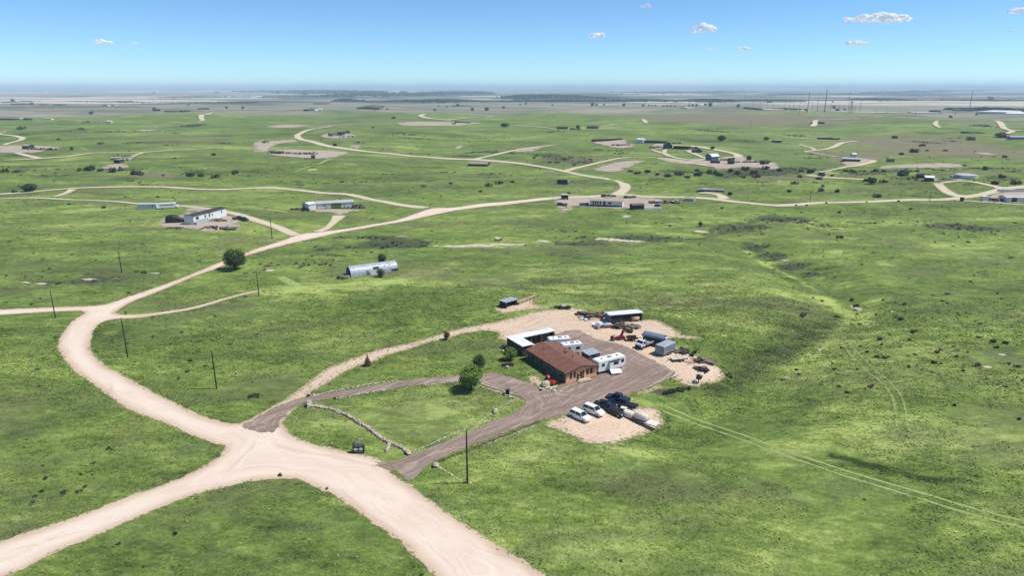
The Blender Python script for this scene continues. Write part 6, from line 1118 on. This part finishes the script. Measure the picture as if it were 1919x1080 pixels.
junk('small dark scrap heap on the road spur left of the loop', 497, 268, 10, 3, 6, 2.2, 29); bl('dark_hut', 'dark sheds on the pale strip right of the far road', 'hut', (852, 230), (876, 231), 6, 2.6, 'gable', .8, DKW, BRR); junk('dark heap on the long pale strip', 850, 233, 6, 3, 4, 2.2, 30)
bl('farmhouse', 'dark farm sheds left of the far round trees right of centre', 'barn', (1045, 242), (1064, 242), 8, 2.8, 'gable', .8, DKW, DKR, on='grass'); junk('pale and dark clutter at the far farm right of centre', 1078, 243, 20, 4, 10, 2.4, 31, mats=(TANP, DARKM, TANP, DARKM)); bl('long_shed', 'long dark shed at the right of the far farm right of centre', 'shed', (1099, 241), (1120, 241), 8, 2.6, 'gable', .8, DKW, DKR, on='grass'); tree('dark round tree in the middle of the far farm right of centre', 1083, 242, 9, 233, mat=L_DARK, n=300, seed=61, stem=.04)
bl('farmhouse', 'blue grey farmhouse at the right photo edge on the far slope', 'house', (1894, 262), (1935, 261), 9, 3, 'gable', 1.2, mt('blue_grey_wall', (.22, .26, .33), .7), GREYL); bl('small_shed', 'white shed left of the blue grey farmhouse', 'shed', (1886, 259), (1893, 259), 5, 2.4, 'gable', .8, WW, GREYL); bl('dark_hut', 'flat dark trailer on the green below the short looped track', 'trailer', (1802, 250), (1815, 250), 4, 2.4, 'flat', 0, DKW, BRR, on='grass')
# yard scrap, sheets and small finds
junk('line of scrap and posts running in front of the pole shed', 1172, 614, 46, 1.2, 12, .8, 40, mats=(DARKM, TIMB, RUST, SILV)); junk('dark brush and timber pile left of the pole shed', 1119, 592, 28, 1.4, 14, .6, 41, mats=(TIMB, DARKM, TIMB, RUST)); junk('two dark stumps of scrap near the pole shed', 1121, 614, 8, .6, 3, .6, 42); junk('small dark scrap right of the two stumps', 1136, 613, 12, .3, 2, .4, 43)
t = at('pale_sheets', 'pale teal and white sheets laid flat left of the pole shed', 'sheets', 1124, 607, 10, on='yard')
rs = np.random.default_rng(5)
for q in range(5): MB().box(-2.2 + q * .95, -1.0 + q * .95, -1.2 + rs.uniform(-.4, .4), 1.0 + rs.uniform(-.4, .4), .02 + q * .04, .05 + q * .04).build('sheet', [WHITE_M, mt('pale_teal_sheet', (.42, .52, .52), .5)][q % 2], t)
t = at('plank_beam', 'long tan beam on the sand left of the pale sheets', 'beam', 1108, 601, 22, on='yard'); MB().box(-2.2, 2.4, -.1, .1, 0, .22).box(-1.0, 2.0, .7, .9, 0, .2).box(-.2, 0, .1, .7, .02, .16).build('beam', TANP, t)
t = at('old_cart', 'dark covered cart with grey top at the back edge of the sandy yard', 'cart', 1059, 579.5, -5, on='yard'); MB().box(-1.6, 1.6, -.6, .6, .35, .9).build('body', DKW, t); MB().ext([(-.6, .903), (.6, .903), (0, 1.35)], -1.0, .2, 'x').build('cover', GREYL, t)
for q in (-1, 1):
    for sy in (-1, 1): wheel(t, q, sy * .65, .3, .14)
junk('timber and posts at the right end of the sandy yard', 1276, 660, 22, .9, 8, .5, 44, mats=(DARKM, TIMB, DARKM, TIMB)); junk('old timber lying by the sandy mound crest', 1316, 678, 34, 1.0, 9, .45, 45, mats=(DARKM, TIMB, RUST, TIMB)); junk('scattered sticks on the sandy mound', 1312, 692, 24, 1.5, 5, .35, 46, mats=(DARKM, TIMB)); 
t = at('timber_log', 'long dark log lying along the lower left of the sandy mound', 'log', 1255, 712, 0, on='yard'); Lg, dgl = AB((1255, 714), (1293, 698)); t.rotation_euler.z = R(dgl); MB().cyl((0, 0, .12), (Lg, 0, .14), .14, .09, 8).cyl((Lg * .5, 0, .1), (Lg * .62, .5, .2), .06, .03, 6).build('log', DKW, t)
junk('weathered posts at the yard edge behind the pale beam', 1095, 590, 30, .5, 6, .8, 47, mats=(TIMB, DARKM, TIMB)); junk('pale debris and a dark tyre at the yard left of the timber pile', 1096, 598, 14, .8, 4, .4, 48, mats=(WHITE_M, DARKM))
t = at('flower_bed_planter', 'dark low pit cover with pale rim left of the house', 'cover', 952, 686, 8, on='grass'); MB().ext([(-.9, 0), (.9, 0), (.75, .4), (-.75, .4)], -1.3, 1.3, 'x').build('cover', BLK, t); MB().box(-1.4, 1.4, -1.05, -.92, 0, .2).build('rim', STONEW, t)
LM[:] = [(40,195,'navy warehouse'),(200,197,'far white house'),(320,208,'pinkish farmhouse'),(440,204,'plain above the short road'),(580,206,'house on the ridge'),(715,206,'brown tower house'),(850,202,'dark farm at centre'),(970,197,'empty plain at centre'),(1110,199,'first tree row'),(1220,199,'dense tree row'),(1300,200,'white gable'),(1396,190,'lone pole by the switchyard'),(1530,208,'tallest transmission poles'),(1650,190,'plain right of the lattice tower'),(1760,200,'square dark hut'),(1856,188,'wide skyline tree'),(1830,215,'slate hall')]
for o_, lb in zip(FARC, own_labels([(q[0], q[1], q[2], 'larger dark' if q[2] > 6.5 else 'small dark') for q in far_t], 'tree')): o_['label'] = lb
# tree belts on the plain
def belt(label, pts, hgt, depth, n, seed, mat=L_DARK, nm='tree_belt'):
    hgt *= 1.2
    rs = np.random.default_rng(seed); P = G(pts); d = np.r_[0, np.cumsum(np.linalg.norm(np.diff(P, axis=0), axis=1))]; s_ = rs.uniform(0, d[-1], n)
    x = np.interp(s_, d, P[:, 0]) + rs.normal(0, depth * .3, n); y = np.interp(s_, d, P[:, 1]) + rs.normal(0, depth, n); z = H(x, y)
    k = vn(s_ / (hgt * 14), s_ * 0, seed); hh = hgt * np.clip(.55 + .5 * k, .15, 1.2) * rs.uniform(.5, 1.1, n); w = hgt * rs.uniform(.5, 1.2, n)
    a = rs.uniform(0, 3.14, n); ux, uy = np.cos(a) * w, np.sin(a) * w
    b1 = np.stack([x - ux, y - uy, z - 1], 1); b2 = np.stack([x + ux, y + uy, z - 1], 1); t1 = np.stack([x + ux * .6, y + uy * .6, z + hh], 1); t2 = np.stack([x - ux * .6, y - uy * .6, z + hh * .9], 1)
    q1 = np.stack([b1, b2, t1, t2], 1); q2 = np.stack([np.stack([x + uy, y - ux, z - 1], 1), np.stack([x - uy, y + ux, z - 1], 1), np.stack([x - uy * .6, y + ux * .6, z + hh], 1), np.stack([x + uy * .6, y - ux * .6, z + hh * .85], 1)], 1)
    V = np.concatenate([q1, q2]).reshape(-1, 3)
    return tag(mesh_obj(nm, V, np.arange(len(V), dtype=np.int32).reshape(-1, 4), mat, None, False, {'shade': np.repeat(np.r_[rs.uniform(0, .7, n), rs.uniform(0, .7, n)], 4)}), label, 'tree belt', None, 'stuff')
belt('long dark tree belt across the far plain right of centre', [(640,189),(800,190),(960,190),(1130,190),(1300,189.5),(1480,189)], 11, 60, 5000, 70)
belt('thin dark tree belt behind the switchyard', [(1380,189),(1530,188),(1660,187),(1919,189)], 9, 25, 2600, 71); belt('dark wood in the blue distance left of centre', [(480,172),(560,171),(620,174),(700,176)], 30, 500, 1500, 72); belt('wooded rise in the blue distance at centre', [(600,180),(700,179),(800,178),(860,174),(900,176)], 26, 300, 2500, 73)
belt('dark wood in the blue distance right of centre', [(1195,174),(1260,173),(1360,172),(1400,172)], 26, 500, 900, 74); belt('dark wood line low in the blue distance at centre right', [(965,184),(1040,182),(1100,184),(1130,183)], 16, 200, 1500, 75); belt('long thin wooded scarp in the blue distance at right', [(1440,178),(1600,176),(1750,172),(1880,168)], 24, 80, 2600, 76); belt('low dark scrub line on the switchyard ground', [(1400,204),(1440,205),(1500,206)], 4, 20, 700, 77); belt('row of dark trees behind the far right halls', [(1780,206),(1850,206),(1870,207),(1960,209)], 9, 12, 700, 78)
belt('low thicket at the left of the far plain', [(0,192),(120,190),(380,192),(480,193)], 5, 30, 500, 79)

# ------------------------------------------------------------------ clouds
def cloudmat(name, cut):
    m = bpy.data.materials.new(name); m.use_nodes = True; t_ = m.node_tree; t_.nodes.clear(); N_ = t_.nodes.new; L_ = t_.links.new
    d_ = N_('ShaderNodeBsdfDiffuse'); tr = N_('ShaderNodeBsdfTranslucent'); mx = N_('ShaderNodeMixShader'); tp = N_('ShaderNodeBsdfTransparent'); m2 = N_('ShaderNodeMixShader'); o = N_('ShaderNodeOutputMaterial')
    for q in (d_, tr): q.inputs[0].default_value = (.97, .97, .97, 1)
    mx.inputs[0].default_value = .5; L_(d_.outputs[0], mx.inputs[1]); L_(tr.outputs[0], mx.inputs[2])
    tc = N_('ShaderNodeTexCoord'); n_ = N_('ShaderNodeTexNoise'); n_.inputs['Scale'].default_value = .018; n_.inputs['Detail'].default_value = 5; n_.inputs['Roughness'].default_value = .7
    r_ = N_('ShaderNodeMapRange'); L_(tc.outputs['Object'], n_.inputs['Vector']); L_(n_.outputs['Fac'], r_.inputs[0]); r_.inputs[1].default_value = cut; r_.inputs[2].default_value = cut + .22; r_.inputs[3].default_value = 0; r_.inputs[4].default_value = .95
    L_(r_.outputs[0], m2.inputs[0]); L_(tp.outputs[0], m2.inputs[1]); L_(mx.outputs[0], m2.inputs[2]); L_(m2.outputs[0], o.inputs['Surface']); return m
CM = cloudmat('cloud_vapour', .38); CMT = cloudmat('thin_cloud_vapour', .46)
def cloud(label, px, py, wpx, hpx, seed, thin=False, D=9500.0):
    rs = np.random.default_rng(seed); u = (px - 959.5) / FPX; v = (540 - py) / FPX
    dx, dy, dz = u, FP[0] + v * FP[1], -FP[1] + v * FP[0]; k = D / dy; loc = (dx * k, D, CAM_H + dz * k); s_ = D / FPX
    b = MB(); n_ = max(9, int(wpx / hpx * 9)); hw, hh_ = wpx * s_ / 2, hpx * s_ / 2; bm_ = bmesh.new()
    for i in range(n_):
        q = -1 + 2 * (i + .5) / n_; r_ = hh_ * rs.uniform(.28, .8) * (1 - .5 * q * q)
        mm = Matrix.Translation((q * hw * .88, rs.normal(0, hw * .2), -hh_ * .55 + r_ * .6 + max(0, rs.normal(0, .35)) * hh_ * (1 - q * q))) @ Matrix.Diagonal((r_ * 1.5, r_ * 1.5, r_ * .9, 1)); bmesh.ops.create_icosphere(bm_, subdivisions=2, radius=1, matrix=mm)
    me = bpy.data.meshes.new('cloud'); bm_.to_mesh(me); bm_.free(); o = bpy.data.objects.new('cloud', me); COL.objects.link(o); o.location = loc; rm = o.modifiers.new('r', 'REMESH'); rm.mode = 'VOXEL'; rm.voxel_size = hh_ * .12
    me.shade_smooth(); me.materials.append(CMT if thin else CM); tag(o, label, 'cloud')
cloud('largest flat white cloud at the upper right', 1646, 32, 124, 22, 1); cloud('rounded white cloud right of centre', 1317, 52, 46, 24, 2); cloud('small white cloud below the largest one', 1606, 80, 48, 10, 3, D=7000.0); cloud('small tilted white cloud near the middle', 1118, 65, 28, 13, 4); cloud('tiny white cloud below the rounded one', 1394, 90, 24, 10, 5); cloud('white cloud cut by the right photo edge', 1908, 19, 32, 14, 6)
cloud('faint cloud wisp at the top edge', 1210, 10, 20, 8, 7, True); cloud('faint small cloud at far right', 1896, 58, 12, 9, 8, True); cloud('thin white cloud wisps at the left', 192, 78, 34, 9, 9); cloud('thin small wisp right of the left cloud', 251, 80, 18, 7, 10, True); cloud('faint speck of cloud left of centre', 704, 87, 14, 5, 11, True); cloud('very faint flat wisp near the tiny cloud', 1333, 91, 24, 4, 12, True)

# ------------------------------------------------------------------ the air
hm = bpy.data.materials.new('haze_air'); hm.use_nodes = True; ht = hm.node_tree; ht.nodes.clear()
hv = ht.nodes.new('ShaderNodeVolumePrincipled'); ho = ht.nodes.new('ShaderNodeOutputMaterial'); ht.links.new(hv.outputs[0], ho.inputs['Volume'])
hv.inputs['Color'].default_value = (.62, .82, 1, 1); hv.inputs['Density'].default_value = 9.5e-5; hv.inputs['Anisotropy'].default_value = .0
zl, zh_, e = float(GZ.min()) - 1.5, float(max(GZ.max(), CAM_H)) + 4, 61000
V = [(x, y, z) for z in (zl, zh_) for y in (-e, e) for x in (-e, e)]
hb = mesh_obj('haze', V, [(0, 2, 3, 1), (4, 5, 7, 6), (0, 1, 5, 4), (2, 6, 7, 3), (0, 4, 6, 2), (1, 3, 7, 5)], hm); tag(hb, kind='stuff')
